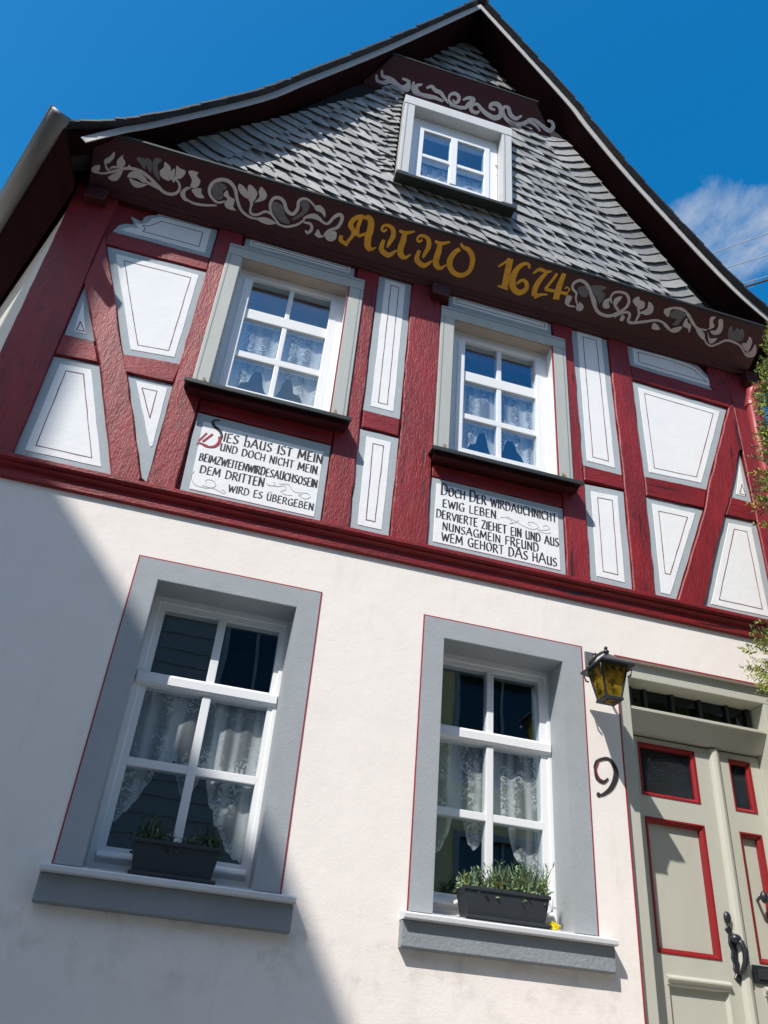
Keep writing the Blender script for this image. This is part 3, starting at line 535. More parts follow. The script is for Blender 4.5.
# ---- infill panels
PAN = {
 'a': [(-1.047,5.812),(-1.027,5.884),(-.993,5.914),(-.939,5.930),(-.976,5.996),(-.905,5.975),(-.898,6.027),(-.867,6.057),(-.828,6.077),(-.827,6.105),(-.440,6.118),(-.434,5.812)],
 'b': [(-1.044,5.670),(-.424,5.682),(-.420,4.880),(-.739,4.849)],
 'c': [(-1.074,5.300),(-.909,4.891),(-1.077,4.884)],
 'd': [(-1.083,4.716),(-.842,4.732),(-.592,4.022),(-1.083,4.022)],
 'e': [(-.683,4.711),(-.428,4.718),(-.416,4.036),(-.446,4.056)],
 'f': [(-.250,6.118),(.500,6.118),(.500,5.99),(-.250,5.99)],
 'g': [(.672,6.116),(.905,6.116),(.907,4.879),(.673,4.879)],
 'h': [(.667,4.732),(.911,4.732),(.903,4.018),(.678,4.018)],
 'i': [(1.178,6.125),(1.948,6.125),(1.948,5.97),(1.178,5.97)],
 'j': [(2.106,6.14),(2.386,6.14),(2.397,4.870),(2.110,4.875)],
 'k': [(2.121,4.728),(2.398,4.745),(2.388,4.024),(2.118,4.030)],
 'l': [(2.550,6.118),(2.917,6.124),(3.062,6.108),(3.132,6.085),(3.192,6.020),(3.234,6.004),(3.298,5.870),(2.550,5.889)],
 'm': [(2.552,5.745),(3.306,5.721),(3.018,4.928),(2.555,4.907)],
 'n': [(2.549,4.747),(2.967,4.754),(2.668,4.012),(2.535,4.015)],
 'o': [(3.338,5.329),(3.355,4.913),(3.188,4.914)],
 'p': [(3.112,4.742),(3.356,4.754),(3.358,4.012),(2.847,4.012)],
}
GW = {'c':(.042,.045),'o':(.038,.04),'e':(.040,.05),'n':(.044,.055),'f':(.025,.016),'i':(.025,.022),'a':(.036,.036),'l':(.036,.034)}
for k, p in PAN.items():
    w1, w2 = GW.get(k, (.045,.043))
    if area(p) < 0: p = p[::-1]
    o = MB().prism(rough_poly(p, .10, .0022), -.002, .016, .002).build('infill_panel','grey_border',H)
    q = inset(p, w1)
    if k == 'a': q = [(-1.005,5.845),(-.474,5.848),(-.478,6.078),(-.80,6.068),(-.85,6.03),(-.872,5.975),(-.905,5.945),(-.935,5.945),(-.91,5.905),(-.955,5.893),(-.985,5.875)]
    if k == 'l': q = [(2.59,5.923),(3.245,5.905),(3.205,5.976),(3.17,5.992),(3.105,6.055),(3.05,6.076),(2.915,6.088),(2.59,6.083)]
    if k == 'e': q = [(-.628,4.682),(-.452,4.686),(-.440,4.27),(-.452,4.262)]
    if k == 'f': q = [(-.215,6.094),(.468,6.094),(.468,6.036),(-.215,6.036)]
    if k == 'i': q = [(1.208,6.098),(1.922,6.098),(1.922,6.016),(1.208,6.016)]
    r_ = inset(q, w2)
    if k == 'e': r_ = [(-.585,4.642),(-.503,4.645),(-.497,4.45)]
    if k == 'n': r_ = [(2.632,4.655),(2.838,4.662),(2.655,4.20),(2.622,4.20)]
    if k == 'c': r_ = [(-1.022,5.01),(-.982,4.945),(-1.025,4.942)]
    if k == 'o': r_ = [(3.305,5.05),(3.318,4.965),(3.272,4.966)]
    if k == 'a': r_ = [(-.875,5.885),(-.52,5.888),(-.523,6.03),(-.79,6.025),(-.83,5.975),(-.86,5.945),(-.89,5.942),(-.87,5.918)]
    if k == 'l': r_ = [(2.630,5.952),(3.175,5.940),(3.15,5.970),(3.09,6.024),(3.03,6.044),(2.91,6.056),(2.630,6.052)]
    if area(q) < 0: q = q[::-1]
    MB().prism(rough_poly(q, .09, .0018), -.0045, .014, .0015).build('panel_field','field',o)
    lm = MB()
    lw = .0048
    for i in range(len(r_)):
        a, b = Vector(r_[i]), Vector(r_[(i+1)%len(r_)]); t = (b-a).normalized()*lw/2
        kk = max(2, int((b-a).length/.06)); nn = Vector((-t.y, t.x)).normalized()
        pts = [tuple(a-t)]+[tuple(a+(b-a)*(q_/kk)+nn*random.uniform(-.0012,.0012)) for q_ in range(1, kk)]+[tuple(b+t)]
        lm.ribbon(pts, [lw*random.uniform(.75,1.2) for _ in pts], -.0055-.00004*i, .001)
    lm.build('panel_line','line',o)

# ---- brush lettering: broad-nib stroke font
F = {
'A':(.74,[[(0,0),(.36,1)],[(.36,1),(.72,0)],[(.13,.36),(.6,.36)]]),
'B':(.6,[[(.06,0),(.06,1)],[(.06,1),(.36,.98),(.48,.78),(.36,.56),(.06,.53)],[(.3,.53),(.52,.42),(.54,.2),(.4,.03),(.06,0)]]),
'C':(.62,[[(.6,.84),(.42,1),(.17,.9),(.04,.5),(.16,.12),(.4,0),(.62,.16)]]),
'D':(.68,[[(.06,0),(.06,1)],[(.02,1),(.36,.97),(.6,.74),(.62,.34),(.42,.04),(.02,0)]]),
'E':(.52,[[(.06,0),(.06,1)],[(.06,1),(.48,1)],[(.06,.52),(.4,.52)],[(.06,0),(.5,0)]]),
'F':(.5,[[(.06,0),(.06,1)],[(.06,1),(.5,1)],[(.06,.52),(.4,.52)]]),
'G':(.68,[[(.6,.85),(.42,1),(.17,.9),(.04,.5),(.16,.12),(.4,0),(.62,.14)],[(.62,0),(.62,.44)],[(.42,.44),(.7,.44)]]),
'H':(.64,[[(.06,0),(.06,1)],[(.57,0),(.57,1)],[(.06,.5),(.57,.5)]]),
'I':(.13,[[(.06,0),(.06,1)]]),
'L':(.48,[[(.06,0),(.06,1)],[(.06,0),(.48,0)]]),
'M':(.86,[[(.03,0),(.1,1)],[(.1,1),(.42,.2)],[(.42,.2),(.74,1)],[(.74,1),(.82,0)]]),
'N':(.64,[[(.06,0),(.06,1)],[(.06,1),(.57,0)],[(.57,0),(.57,1)]]),
'O':(.7,[[(.35,1),(.12,.86),(.04,.5),(.12,.14),(.35,0),(.58,.14),(.66,.5),(.58,.86),(.35,1)]]),
'R':(.6,[[(.06,0),(.06,1)],[(.02,1),(.38,.97),(.5,.77),(.36,.54),(.06,.5)],[(.26,.5),(.6,0)]]),
'S':(.5,[[(.46,.9),(.28,1),(.08,.86),(.1,.64),(.4,.42),(.46,.18),(.26,0),(.02,.12)]]),
'T':(.56,[[(.28,0),(.28,1)],[(0,1),(.56,1)]]),
'U':(.6,[[(.06,1),(.06,.24),(.2,.01),(.38,.04),(.53,.25)],[(.53,1),(.53,0)]]),
'V':(.64,[[(0,1),(.32,0)],[(.32,0),(.64,1)]]),
'W':(.9,[[(0,1),(.22,0)],[(.22,0),(.45,.86)],[(.45,.86),(.66,0)],[(.66,0),(.9,1)]]),
'Z':(.54,[[(.02,1),(.52,1)],[(.52,1),(.02,0)],[(.02,0),(.54,0)]]),
'h':(.56,[[(.02,1.25),(.07,1.2),(.07,0)],[(.07,.5),(.3,.68),(.5,.5),(.5,.12),(.4,-.08)],[(.07,0),(.22,0)]]),
'.':(.12,[[(.03,.0),(.1,.03)]]), ' ':(.34,[]),
}
F['\u00dc'] = (F['U'][0], F['U'][1]+[[(.12,1.2),(.2,1.22)],[(.4,1.2),(.48,1.22)]])
F['\u00d6'] = (F['O'][0], F['O'][1]+[[(.18,1.2),(.26,1.22)],[(.44,1.2),(.52,1.22)]])
def letter_line(txt, x0, x1, z0, z1, h0, h1, y, nib=(.078,.042), big=()):
    """text from (x0,z0) to (x1,z1) with cap height h0..h1, fitted to that width"""
    gap = .17; tot = sum(F[c][0]*(1.25 if i in big else 1)+gap for i, c in enumerate(txt))-gap
    mb = MB(); u = 0; q = 0
    for i, c in enumerate(txt):
        w, st = F[c]; b = 1.25 if i in big else 1
        t = u/tot; h = (h0+(h1-h0)*t)*random.uniform(.95,1.04); sx = (x1-x0)/tot
        bx, bz = x0+u*sx, z0+(z1-z0)*t+random.uniform(-.0012,.0012)
        for s_ in st:
            pts = [(bx+a*b*sx, bz+bb*h*b) for a, bb in s_]
            if len(pts) > 2: pts = smooth_line(pts, 4)
            for k in range(len(pts)-1):
                nk = random.uniform(.80,1.12); n = (nib[0]*h*nk, nib[1]*h*nk); a, bb = pts[k], pts[k+1]
                quad = [(a[0]-n[0],a[1]-n[1]),(bb[0]-n[0],bb[1]-n[1]),(bb[0]+n[0],bb[1]+n[1]),(a[0]+n[0],a[1]+n[1])]
                if abs(area(quad)) < 1e-8: continue
                q += 1
                mb.prism(quad, y-.00002*(q % 7), y+.001)
        u += w*b+gap
    return mb
def inscription(outer, inn, lines, curls, label):
    o = MB().prism(outer, -.004, .016, .003).build('inscription_panel','grey_border',H, label=label)
    MB().prism(inn, -.007, .012, .002).build('panel_field','field',o)
    mb = MB()
    for a in lines:
        t = letter_line(*a[:7], -.0085, big=a[7] if len(a) > 7 else ()); mb.add(t.v, t.f)
    mb.build('lettering','ink',o)
    cb = MB()
    for w, c in curls: p = smooth_line(c, 5); cb.ribbon(p, w, -.0082, .0008)
    if curls: cb.build('flourish','ink_faint',o)
    return o
ins1 = inscription([(-.242,4.014),(.516,4.010),(.513,4.556),(-.260,4.566)], [(-.198,4.052),(.478,4.048),(.476,4.498),(-.215,4.512)], [
 ('IES hAUS IST MEIN', -.085,.474,4.408,4.410,.058,.064),
 ('UND DOCH NICHT MEIN.', -.092,.466,4.342,4.330,.048,.055),
 ('BEIMZWEITENWIRDESAUCHSOSEIN', -.188,.466,4.246,4.240,.049,.056),
 ('DEM DRITTEN', -.168,.178,4.168,4.167,.050,.059),
 ('WIRD ES \u00dcBERGEBEN.', .0,.476,4.089,4.088,.046,.044)],
 [(.003,[(-.195,4.17),(-.205,4.13),(-.175,4.085),(-.11,4.08),(-.07,4.105),(-.09,4.135),(-.125,4.13),(-.12,4.105)]),
  (.003,[(-.14,4.09),(-.07,4.085),(-.02,4.07),(-.015,4.085),(-.035,4.09)]),
  (.0025,[(.19,4.195),(.215,4.185),(.24,4.20),(.225,4.215)]),(.003,[(.20,4.185),(.25,4.19),(.29,4.205),(.30,4.18),(.275,4.165),(.30,4.15),(.34,4.155)]),
  (.003,[(.26,4.21),(.31,4.22),(.33,4.195),(.36,4.18),(.42,4.19),(.44,4.17),(.41,4.15),(.375,4.165),(.395,4.175)])],
 'white inscription panel of five lines with a red and black initial D')
# ornate initial D, red with a black upper stroke
d = MB(); d.ribbon(smooth_line([(-.128,4.545),(-.155,4.538),(-.165,4.515),(-.145,4.490),(-.115,4.470),(-.100,4.440),(-.102,4.410)],5), lerp_list([.006,.010,.014,.018,.018,.014,.012],31), -.0086, .001)
d.build('initial','ink',ins1)
d = MB()
d.ribbon(smooth_line([(-.112,4.432),(-.105,4.395),(-.125,4.358),(-.165,4.346),(-.20,4.358),(-.222,4.352)],5), lerp_list([.012,.018,.016,.010,.010,.006],26), -.0092, .001)
d.ribbon([(-.150,4.438),(-.192,4.372)], .012, -.0090, .001); d.ribbon([(-.182,4.436),(-.215,4.37)], .009, -.0094, .001); d.ribbon([(-.205,4.360),(-.160,4.352)], .007, -.0096, .001)
d.build('initial','ink_red',ins1)
inscription([(1.121,4.022),(1.967,4.018),(1.967,4.500),(1.124,4.502)], [(1.156,4.060),(1.932,4.056),(1.932,4.458),(1.160,4.466)], [
 ('DOCH DER WIRDAUCHNICHT', 1.190,1.918,4.394,4.383,.064,.060,(0,5)),
 ('EWIG LEBEN.', 1.203,1.545,4.308,4.310,.053,.057),
 ('DERVIERTE ZIEHET EIN UND AUS', 1.168,1.925,4.229,4.214,.053,.060),
 ('NUNSAGMEIN FREUND', 1.208,1.796,4.154,4.147,.049,.060),
 ('WEM GEH\u00d6RT DAS HAUS', 1.206,1.908,4.080,4.076,.056,.058,(12,16))],
 [(.003,[(1.56,4.325),(1.60,4.335),(1.635,4.315),(1.62,4.30),(1.645,4.31),(1.675,4.335)]),(.003,[(1.60,4.345),(1.65,4.325),(1.70,4.305),(1.76,4.295),(1.80,4.32),(1.77,4.345),(1.735,4.335),(1.745,4.315)]),
  (.003,[(1.79,4.30),(1.83,4.305),(1.87,4.325),(1.85,4.345),(1.83,4.33)]),(.0025,[(1.80,4.288),(1.85,4.29),(1.88,4.30)])],
 'white inscription panel of five black lines ending DAS HAUS')

# ---- fascia: an inclined board leaning out to the slate ledge, painted with scrolls and the date
FX0, FX1 = -1.275, 3.52
FP = Vector((0,-.055,6.125)); FT = Vector((0,-.285,.168)).normalized(); FN = Vector((0,-FT.z,FT.y))    # FN points out and down
def lean(mb):
    """flat (x, depth, s) drawing -> the inclined board"""
    mb.v = [tuple(Vector((x,0,0))+FP+FT*z-FN*y) for x,y,z in mb.v]; return mb
lean(MB().box(FX0,FX1,0,.03,0,.326)).build('fascia_board','red_smooth',H)
MB().extrude_x([(.011,6.150),(-.045,6.150),(-.064,6.140),(-.070,6.128),(-.064,6.116),(-.048,6.110),(-.040,6.098),(-.026,6.092),(.011,6.090)], FX0+.02, FX1-.02).build('cornice_moulding','red_smooth',H)
def flat(mb, p, y, th=.002):
    q = smooth_line(p, 3, True)
    if area(q) < 0: q = q[::-1]
    mb.prism(q, y, y+th)
for lst, m, nm in ((LEAVES,'ornament','scroll_leaf'),(GREY_LEAVES,'ornament_grey','scroll_leaf')):
    for i, p in enumerate(lst):
        mb = MB(); flat(mb, p, -.003-(.0008 if m == 'ornament' else 0)-.00005*(i % 5)); lean(mb).build(nm, m, H)
for i, (w, p) in enumerate(STEMS):
    q = smooth_line(p, 4); n = len(q); ws = [w*(.55+.6*math.sin(math.pi*(k+.5)/n)) for k in range(n)]
    lean(MB().ribbon(q, ws, -.0022-.0001*(i % 4), .002)).build('scroll_stem','ornament',H)
i = 0
for cnt in (6, 5, 5, 1, 3, 1, 3, 4):          # A n n o  1 6 7 4, one stroke list each
    gm = MB()
    for w, p in GOLD[i:i+cnt]:
        q = smooth_line(p, 4) if len(p) > 2 else p
        gm.ribbon(q, lerp_list(w, len(q)), -.0025-.00006*i, .002); i += 1
    lean(gm).build('gilt_letter','gold',H)
# joist heads under the fascia
for x in (-1.268, 1.033, 3.47):
    MB().box(x,x+.128,-.085,.0115,5.985,6.088).build('joist_end','red_smooth',H,bevel=.006)

# ---- slate ledge, gable wall
PROF = [(1.218,9.46),(.472,8.278),(-.078,7.471),(-.361,7.067),(-.921,6.468),(-1.16,6.265),(-1.42,6.115)]       # underside of the verge, left half
PROFR = [(1.218,9.46),(1.964,8.42),(2.15,8.10),(2.52,7.52),(3.162,6.662),(3.501,6.324),(3.74,6.13)]
def prof_z(x):
    P = PROF[::-1]+PROFR[1:]
    for a, b in zip(P, P[1:]):
        if a[0] <= x <= b[0]: return a[1]+(b[1]-a[1])*(x-a[0])/(b[0]-a[0])
    return 5.9
gable = [(-1.28,6.30),(3.55,6.30)]+[(x,z+.03) for x,z in PROFR[::-1] if z > 6.3]+[(x,z+.03) for x,z in PROF[1:] if z > 6.3]
DW = (.73,1.475,6.93,7.85)
# gable backing built as strips round the dormer opening
def gable_strip(x0, x1, zlo=None, zhi=None):
    n = max(1, int((x1-x0)/.12)); pts = [x0+(x1-x0)*i/n for i in range(n+1)]
    lo = 6.32 if zlo is None else zlo
    top = [(x, max(lo+.01, (prof_z(x)+.03) if zhi is None else min(zhi, prof_z(x)+.03))) for x in pts]
    return MB().prism([(x0,lo),(x1,lo)]+top[::-1], -.15, -.02)
for a in ((-1.05,DW[0]),(DW[1],3.35)): gable_strip(*a, 6.32, 8.31).build('gable_wall','slate_back',H)
gable_strip(DW[0],DW[1],6.32,DW[2]).build('gable_wall','slate_back',H); gable_strip(DW[0],DW[1],DW[3],8.31).build('gable_wall','slate_back',H)
MB().prism([(.40,8.312),(2.06,8.312),(1.218,9.49)], -.04, -.01).build('gable_wall','slate_back',H)
MB().box(-1.22,3.50,-.350,-.02,6.284,6.299).build('ledge_flashing','lead',H)

# ---- slates
SY = -.168
def slate_poly(w, H_, slant, rnd=.05):
    p = [(0,.070),(.012,.054),(.036,.042),(w*.62,.021),(w*.94,.001),(w*1.05,-.003),(w*1.10,.010),(w*1.10,H_),(0,H_)]
    return [(u-slant*v, v) for u, v in p]
def slate_geo(poly, H_, w, tilt=.036, th=.006, ybase=0., lat=.011):
    n = len(poly); fr, bk = [], []
    for (u, v) in poly:
        y = ybase-tilt*(1-v/H_)-lat*(u+.65*v)/w
        fr.append((u,y,v)); bk.append((u,y+th,v))
    return fr+bk, [tuple(range(n)), tuple(range(2*n-1,n-1,-1))]+[(i,n+i,n+(i+1)%n,(i+1)%n) for i in range(n)]
def clip(poly, a, b, c):
    """keep a*x+b*z+c >= 0"""
    out = []
    for i in range(len(poly)):
        p, q = poly[i-1], poly[i]; dp, dq = a*p[0]+b*p[1]+c, a*q[0]+b*q[1]+c
        if (dp >= 0) != (dq >= 0):
            t = dp/(dp-dq); out.append((p[0]+(q[0]-p[0])*t, p[1]+(q[1]-p[1])*t))
        if dq >= 0: out.append(q)
    return out
def half(p, q, left=True):
    dx, dz = q[0]-p[0], q[1]-p[1]; a, b = -dz, dx; c = -(a*p[0]+b*p[1]); L = math.hypot(a,b); s = 1 if left else -1
    return (s*a/L, s*b/L, s*c/L)
slates = []      # (distance to the camera, verts, faces, origin)
CAMP = Vector((0,-3.75,1.6))
def place(poly, H_, w, ox, oz, ang, planes, ybase, tilt=.036, lat=.011, excl=None):
    ca, sa = math.cos(ang), math.sin(ang)
    loc = [(u,v) for u,v in poly]
    wp = [(ox+u*ca-v*sa, oz+u*sa+v*ca) for u,v in loc]
    cx, cz = sum(p[0] for p in wp)/len(wp), sum(p[1] for p in wp)/len(wp)
    if excl and any(e[0] < cx < e[1] and e[2] < cz < e[3] for e in excl): return
    cut = wp
    for pl in planes:
        cut = clip(cut, *pl)
        if len(cut) < 3: return
    if abs(area(cut)) < .0012: return
    back = [((x-ox)*ca+(z-oz)*sa, -(x-ox)*sa+(z-oz)*ca) for x,z in cut]
    vs, fs = slate_geo(back, H_, w, tilt*random.uniform(.8,1.25), .006, 0, lat)
    jy = random.uniform(-.0025,.0025)
    W = [(ox+u*ca-v*sa, ybase+y+jy, oz+u*sa+v*ca) for u,y,v in vs]
    slates.append(((Vector((cx,ybase,cz))-CAMP).length, W, fs))
lineL_in = half((-.468,6.631),(.055,7.397),False)      # right of the left border line
lineR_in = half((2.323,7.332),(2.82,6.562),False)
TOPZ = 8.13
base_planes = [(0,1,-6.42)]
field = [lineL_in, (-lineR_in[0]*-1, lineR_in[1], lineR_in[2]), (0,1,-6.42), (0,-1,TOPZ)]
cw, ch = .108, .106; HH = ch*1.8; SL = .65
DEX = [(.60,1.535,6.76,7.70)]
for r in range(0, 17):
    z0 = 6.41+r*ch
    off = random.uniform(0,cw)
    for i in range(-8, 40):
        w = cw*random.uniform(.92,1.06)
        place(slate_poly(w, HH, SL), HH, w, -.9+i*cw+off+random.uniform(-.006,.006), z0+random.uniform(-.005,.005)-.012*math.sin(i*.21+r), -.015, field, SY, excl=[(.565,1.545,6.97,8.3)])
# rake courses along both verges: broad slates laid square to the roof edge
RKL = half((-.921,6.488),(-.361,7.087),False); RKR = half((2.52,7.54),(3.162,6.685),False)
def rake(p, q, width, left, pitch):
    a, b = Vector(p), Vector(q); v = (b-a).normalized(); L = (b-a).length
    ang = math.atan2(-v.x, v.y); hh = pitch*1.9
    for i in range(int(L/pitch)):
        o = a+v*(pitch*i+random.uniform(-.006,.006)); w = width*random.uniform(.97,1.03)
        if left: pol = [(-w,.0),(-w*.4,-.006),(.014,.020),(.010,hh),(-w,hh)]
        else: pol = [(-.014,.020),(w*.4,-.006),(w,.0),(w,hh),(-.010,hh)]
        place(pol, hh, w, o.x, o.y, ang+random.uniform(-.03,.03)+(.10 if left else -.06), [(0,1,-6.42),(0,-1,TOPZ), RKL if left else RKR], SY-.008, .026, 0)
rake((-.60,6.437),(.556,8.13), .25, True, .088)
rake((2.90,6.438),(1.81,8.13), .23, False, .090)
# narrow courses beside the dormer
for i in range(18):
    z = 6.96+i*.060
    for k in range(2):
        place([(0,0),(.05,-.003),(.085,.004),(.085,.09),(0,.09)], .09, .085, .500+k*.074, z+k*.024, .32, [(0,1,-6.96),(0,-1,TOPZ),(-1,0,.668)], SY-.006, .024, .004)
# slates of the small upper gable
UY = -.058
for r in range(0, 8):
    z0 = 8.50+r*ch
    for i in range(-4, 16):
        w = cw*random.uniform(.92,1.06)
        place(slate_poly(w, HH, SL), HH, w, .3+i*cw+random.uniform(-.005,.005)+.04*r, z0+random.uniform(-.004,.004), -.015, [(0,1,-8.51),half((.472,8.30),(1.218,9.49),False), half((1.964,8.45),(1.218,9.49),True)], UY)
slates.sort(key=lambda s: s[0])
for d_, W, fs in slates[:300]: MB().add(W, fs).build('slate','slate',H)
rest = MB()
for d_, W, fs in slates[300:]: rest.add(W, fs)
if rest.v: rest.build('slate_courses','slate',H,kind='stuff')

# ---- top frieze (an inclined board again) and upper gable
UP, UT = Vector((0,-.175,8.10)), Vector((0,-.155,.20)).normalized(); UN = Vector((0,-UT.z,UT.y))
def lean_up(mb):
    mb.v = [tuple(Vector((x,0,0))+UP+UT*z-UN*y) for x,y,z in mb.v]; return mb
lean_up(MB().prism([(.34,0),(1.96,0),(1.74,.255),(.52,.255)], 0, .03)).build('fascia_board','red_smooth',H)
MB().extrude_x([(-.152,8.098),(-.184,8.098),(-.190,8.088),(-.184,8.077),(-.174,8.070),(-.152,8.056)], .33, 1.97).build('cornice_moulding','red_smooth',H)
for i, (w, p) in enumerate(TOP_SCROLL):
    q = smooth_line(p, 5); n = len(q); ws = [w*(.45+.75*math.sin(math.pi*(k+.5)/n)) for k in range(n)]
    lean_up(MB().ribbon(q, ws, -.003-.0001*i, .002)).build('scroll_stem','ornament',H)
MB().box(.50,1.76,-.338,-.155,8.304,8.318).build('ledge_flashing','lead',H)

# ------------------------------------------------------------ roof
VY = -.365
RL = 5.2
def roof_side(P, ext, back_dir, nm):
    """P runs ridge->eave along the verge (underside); slab 9 cm thick, ruled back to the eave direction"""
    n = len(P); th = .085
    fr = [Vector((x,VY,z)) for x,z in P]
    nor = []
    for i in range(n):
        a, b = Vector(P[max(i-1,0)]), Vector(P[min(i+1,n-1)]); t = (b-a).normalized(); nr = Vector((t.y,-t.x)); nr = nr if nr.y > 0 else -nr; nor.append(nr)
    top = [fr[i]+Vector((nor[i].x,0,nor[i].y))*(th/ max(.35,nor[i].y)*.72) for i in range(n)]
    top[0] = fr[0]+Vector((0,0,.135))
    bk = []
    for i in range(n):
        d = Vector((0,1,0)).lerp(back_dir, i/(n-1)); bk.append(d*(RL/d.y))
    mb = MB(); vs = []
    for i in range(n): vs += [fr[i], top[i], fr[i]+bk[i], top[i]+bk[i]]
    fs = []
    for i in range(n-1):
        a, b = 4*i, 4*i+4
        fs += [(a,b,b+1,a+1),(a+2,a+3,b+3,b+2),(a+1,b+1,b+3,a+3),(a,a+2,b+2,b)]
    e = 4*(n-1); fs.append((e,e+1,e+3,e+2)); fs.append((0,1,3,2))
    mb.add(vs, fs); return mb, fr, top
mbl, frl, topl = roof_side(PROF, 0, SD, 'l')
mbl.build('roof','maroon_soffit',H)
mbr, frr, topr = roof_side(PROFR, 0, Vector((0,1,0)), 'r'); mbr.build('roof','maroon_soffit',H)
# verge boards (grey white) on the roof's front edge
def verge(P, cut):
    pts = smooth_line(P, 4)
    n = len(pts)
    lo, hi = [], []
    for i, (x, z) in enumerate(pts):
        a, b = Vector(pts[max(i-1,0)]), Vector(pts[min(i+1,n-1)]); t = (b-a).normalized(); nr = Vector((t.y,-t.x)); nr = nr if nr.y > 0 else -nr
        if i == 0: nr = Vector((0,1.45))
        p = Vector((x,z)); lo.append(p-nr*.004); hi.append(p+nr*.046)
    return MB().prism([tuple(p) for p in lo]+[tuple(p) for p in hi[::-1]], VY-.008, VY-.001).build('verge_board','verge',H)
verge(PROF[:-2]+[(-1.10,6.30),(-1.285,6.098)], 0); verge(PROFR, 0)
# slates lapping over the verge, and the roof skin
def verge_slates(P):
    mb = MB(); pts = smooth_line(P, 6); acc = 0
    for i in range(len(pts)-1):
        a, b = Vector(pts[i]), Vector(pts[i+1]); t = (b-a).normalized(); nr = Vector((t.y,-t.x)); nr = nr if nr.y > 0 else -nr
        L = (b-a).length; k = max(1, round(L/.13))
        for q in range(k):
            p0 = a+(b-a)*q/k; p1 = a+(b-a)*(q+1.35)/k
            o0 = .046; o1 = .046+.010+random.uniform(-.003,.003)
            A0, A1 = p0+nr*o0, p0+nr*(o0+.013); B0, B1 = p1+nr*(o1-.004), p1+nr*(o1+.012)
            mb.prism([tuple(A0),tuple(B0),tuple(B1),tuple(A1)], VY-.056+random.uniform(-.005,.005), VY+.3)
    return mb.build('verge_slates','roof_slate',H,kind='stuff')
verge_slates(PROF); verge_slates(PROFR)
MB().box(1.15,1.29,VY-.03,VY+RL,9.588,9.625).build('ridge_cap','roof_slate',H)
def skin(fr, top, bd):
    mb = MB(); n = len(top); vs = []
    for i in range(n):
        d = Vector((0,1,0)).lerp(bd, i/(n-1)); b = d*(RL/d.y); up = Vector((0,0,.02)); vs += [top[i]+up+Vector((0,.3,0)), top[i]+up+b]
    mb.add(vs, [(2*i,2*i+2,2*i+3,2*i+1) for i in range(n-1)]); return mb
skin(frl, topl, SD).build('roof_skin','roof_slate',H); skin(frr, topr, Vector((0,1,0))).build('roof_skin','roof_slate',H)
# eave soffit on the left flank, gutter
GS = Vector((-1.405,-.55,6.06))
gp = MB(); NS = 14; r_o = .058
secs = []
for k, tt in enumerate((0, 1.1, 1.11, 2.2, 4.9)):
    c = GS+SD*tt; lat = Vector((-SD.y, SD.x, 0)); rr = r_o+(.004 if k in (1,) else 0)
    secs.append([c+lat*rr*math.cos(a)-Vector((0,0,1))*rr*math.sin(a) for a in [math.pi*j/NS for j in range(NS+1)]])
vs = [p for s_ in secs for p in s_]; m1 = NS+1
fs = [(i*m1+j,i*m1+j+1,(i+1)*m1+j+1,(i+1)*m1+j) for i in range(len(secs)-1) for j in range(NS)]
fs.append(tuple(range(NS+1)))
gp.add([tuple(v) for v in vs], fs); gt = gp.build('gutter','zinc',H,smooth=True)
MB().tube([tuple(GS+Vector((-SD.y,SD.x,0))*r_o+SD*t_) for t_ in (0,2,4.9)], .009, 8).build('gutter_bead','zinc',gt)
lat = Vector((-SD.y,SD.x,0))
inn0 = Vector((XL+.03,.02,6.0)); 
q0 = GS-lat*.05+Vector((0,0,-.03)); 
MB().add([tuple(v) for v in (q0+SD*.06, q0+SD*4.9, Vector((XL,.0,5.985))+SD*4.6, Vector((XL,.0,5.985))+Vector((.02,-.1,0)),
          q0+SD*.06+Vector((0,0,.03)), q0+SD*4.9+Vector((0,0,.03)), Vector((XL,.0,6.015))+SD*4.6, Vector((XL,.0,6.015))+Vector((.02,-.1,0)))],
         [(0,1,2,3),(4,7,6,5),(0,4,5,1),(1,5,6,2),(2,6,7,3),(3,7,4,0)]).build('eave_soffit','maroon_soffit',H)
# red downpipe at the right corner
pp = MB(); pp.tube([(3.47,-.16,5.84),(3.43,-.14,5.815),(3.425,-.12,5.75),(3.425,-.11,5.5),(3.425,-.11,.9)], .038, 14)
pp.tube([(3.74,-.34,5.93),(3.60,-.26,5.88),(3.47,-.16,5.84)], .036, 12); dp = pp.build('downpipe','pipe',H,smooth=True)
MB().tube([(3.425,-.115,5.72),(3.425,-.114,5.69)], .046, 14).build('pipe_collar','pipe',dp)

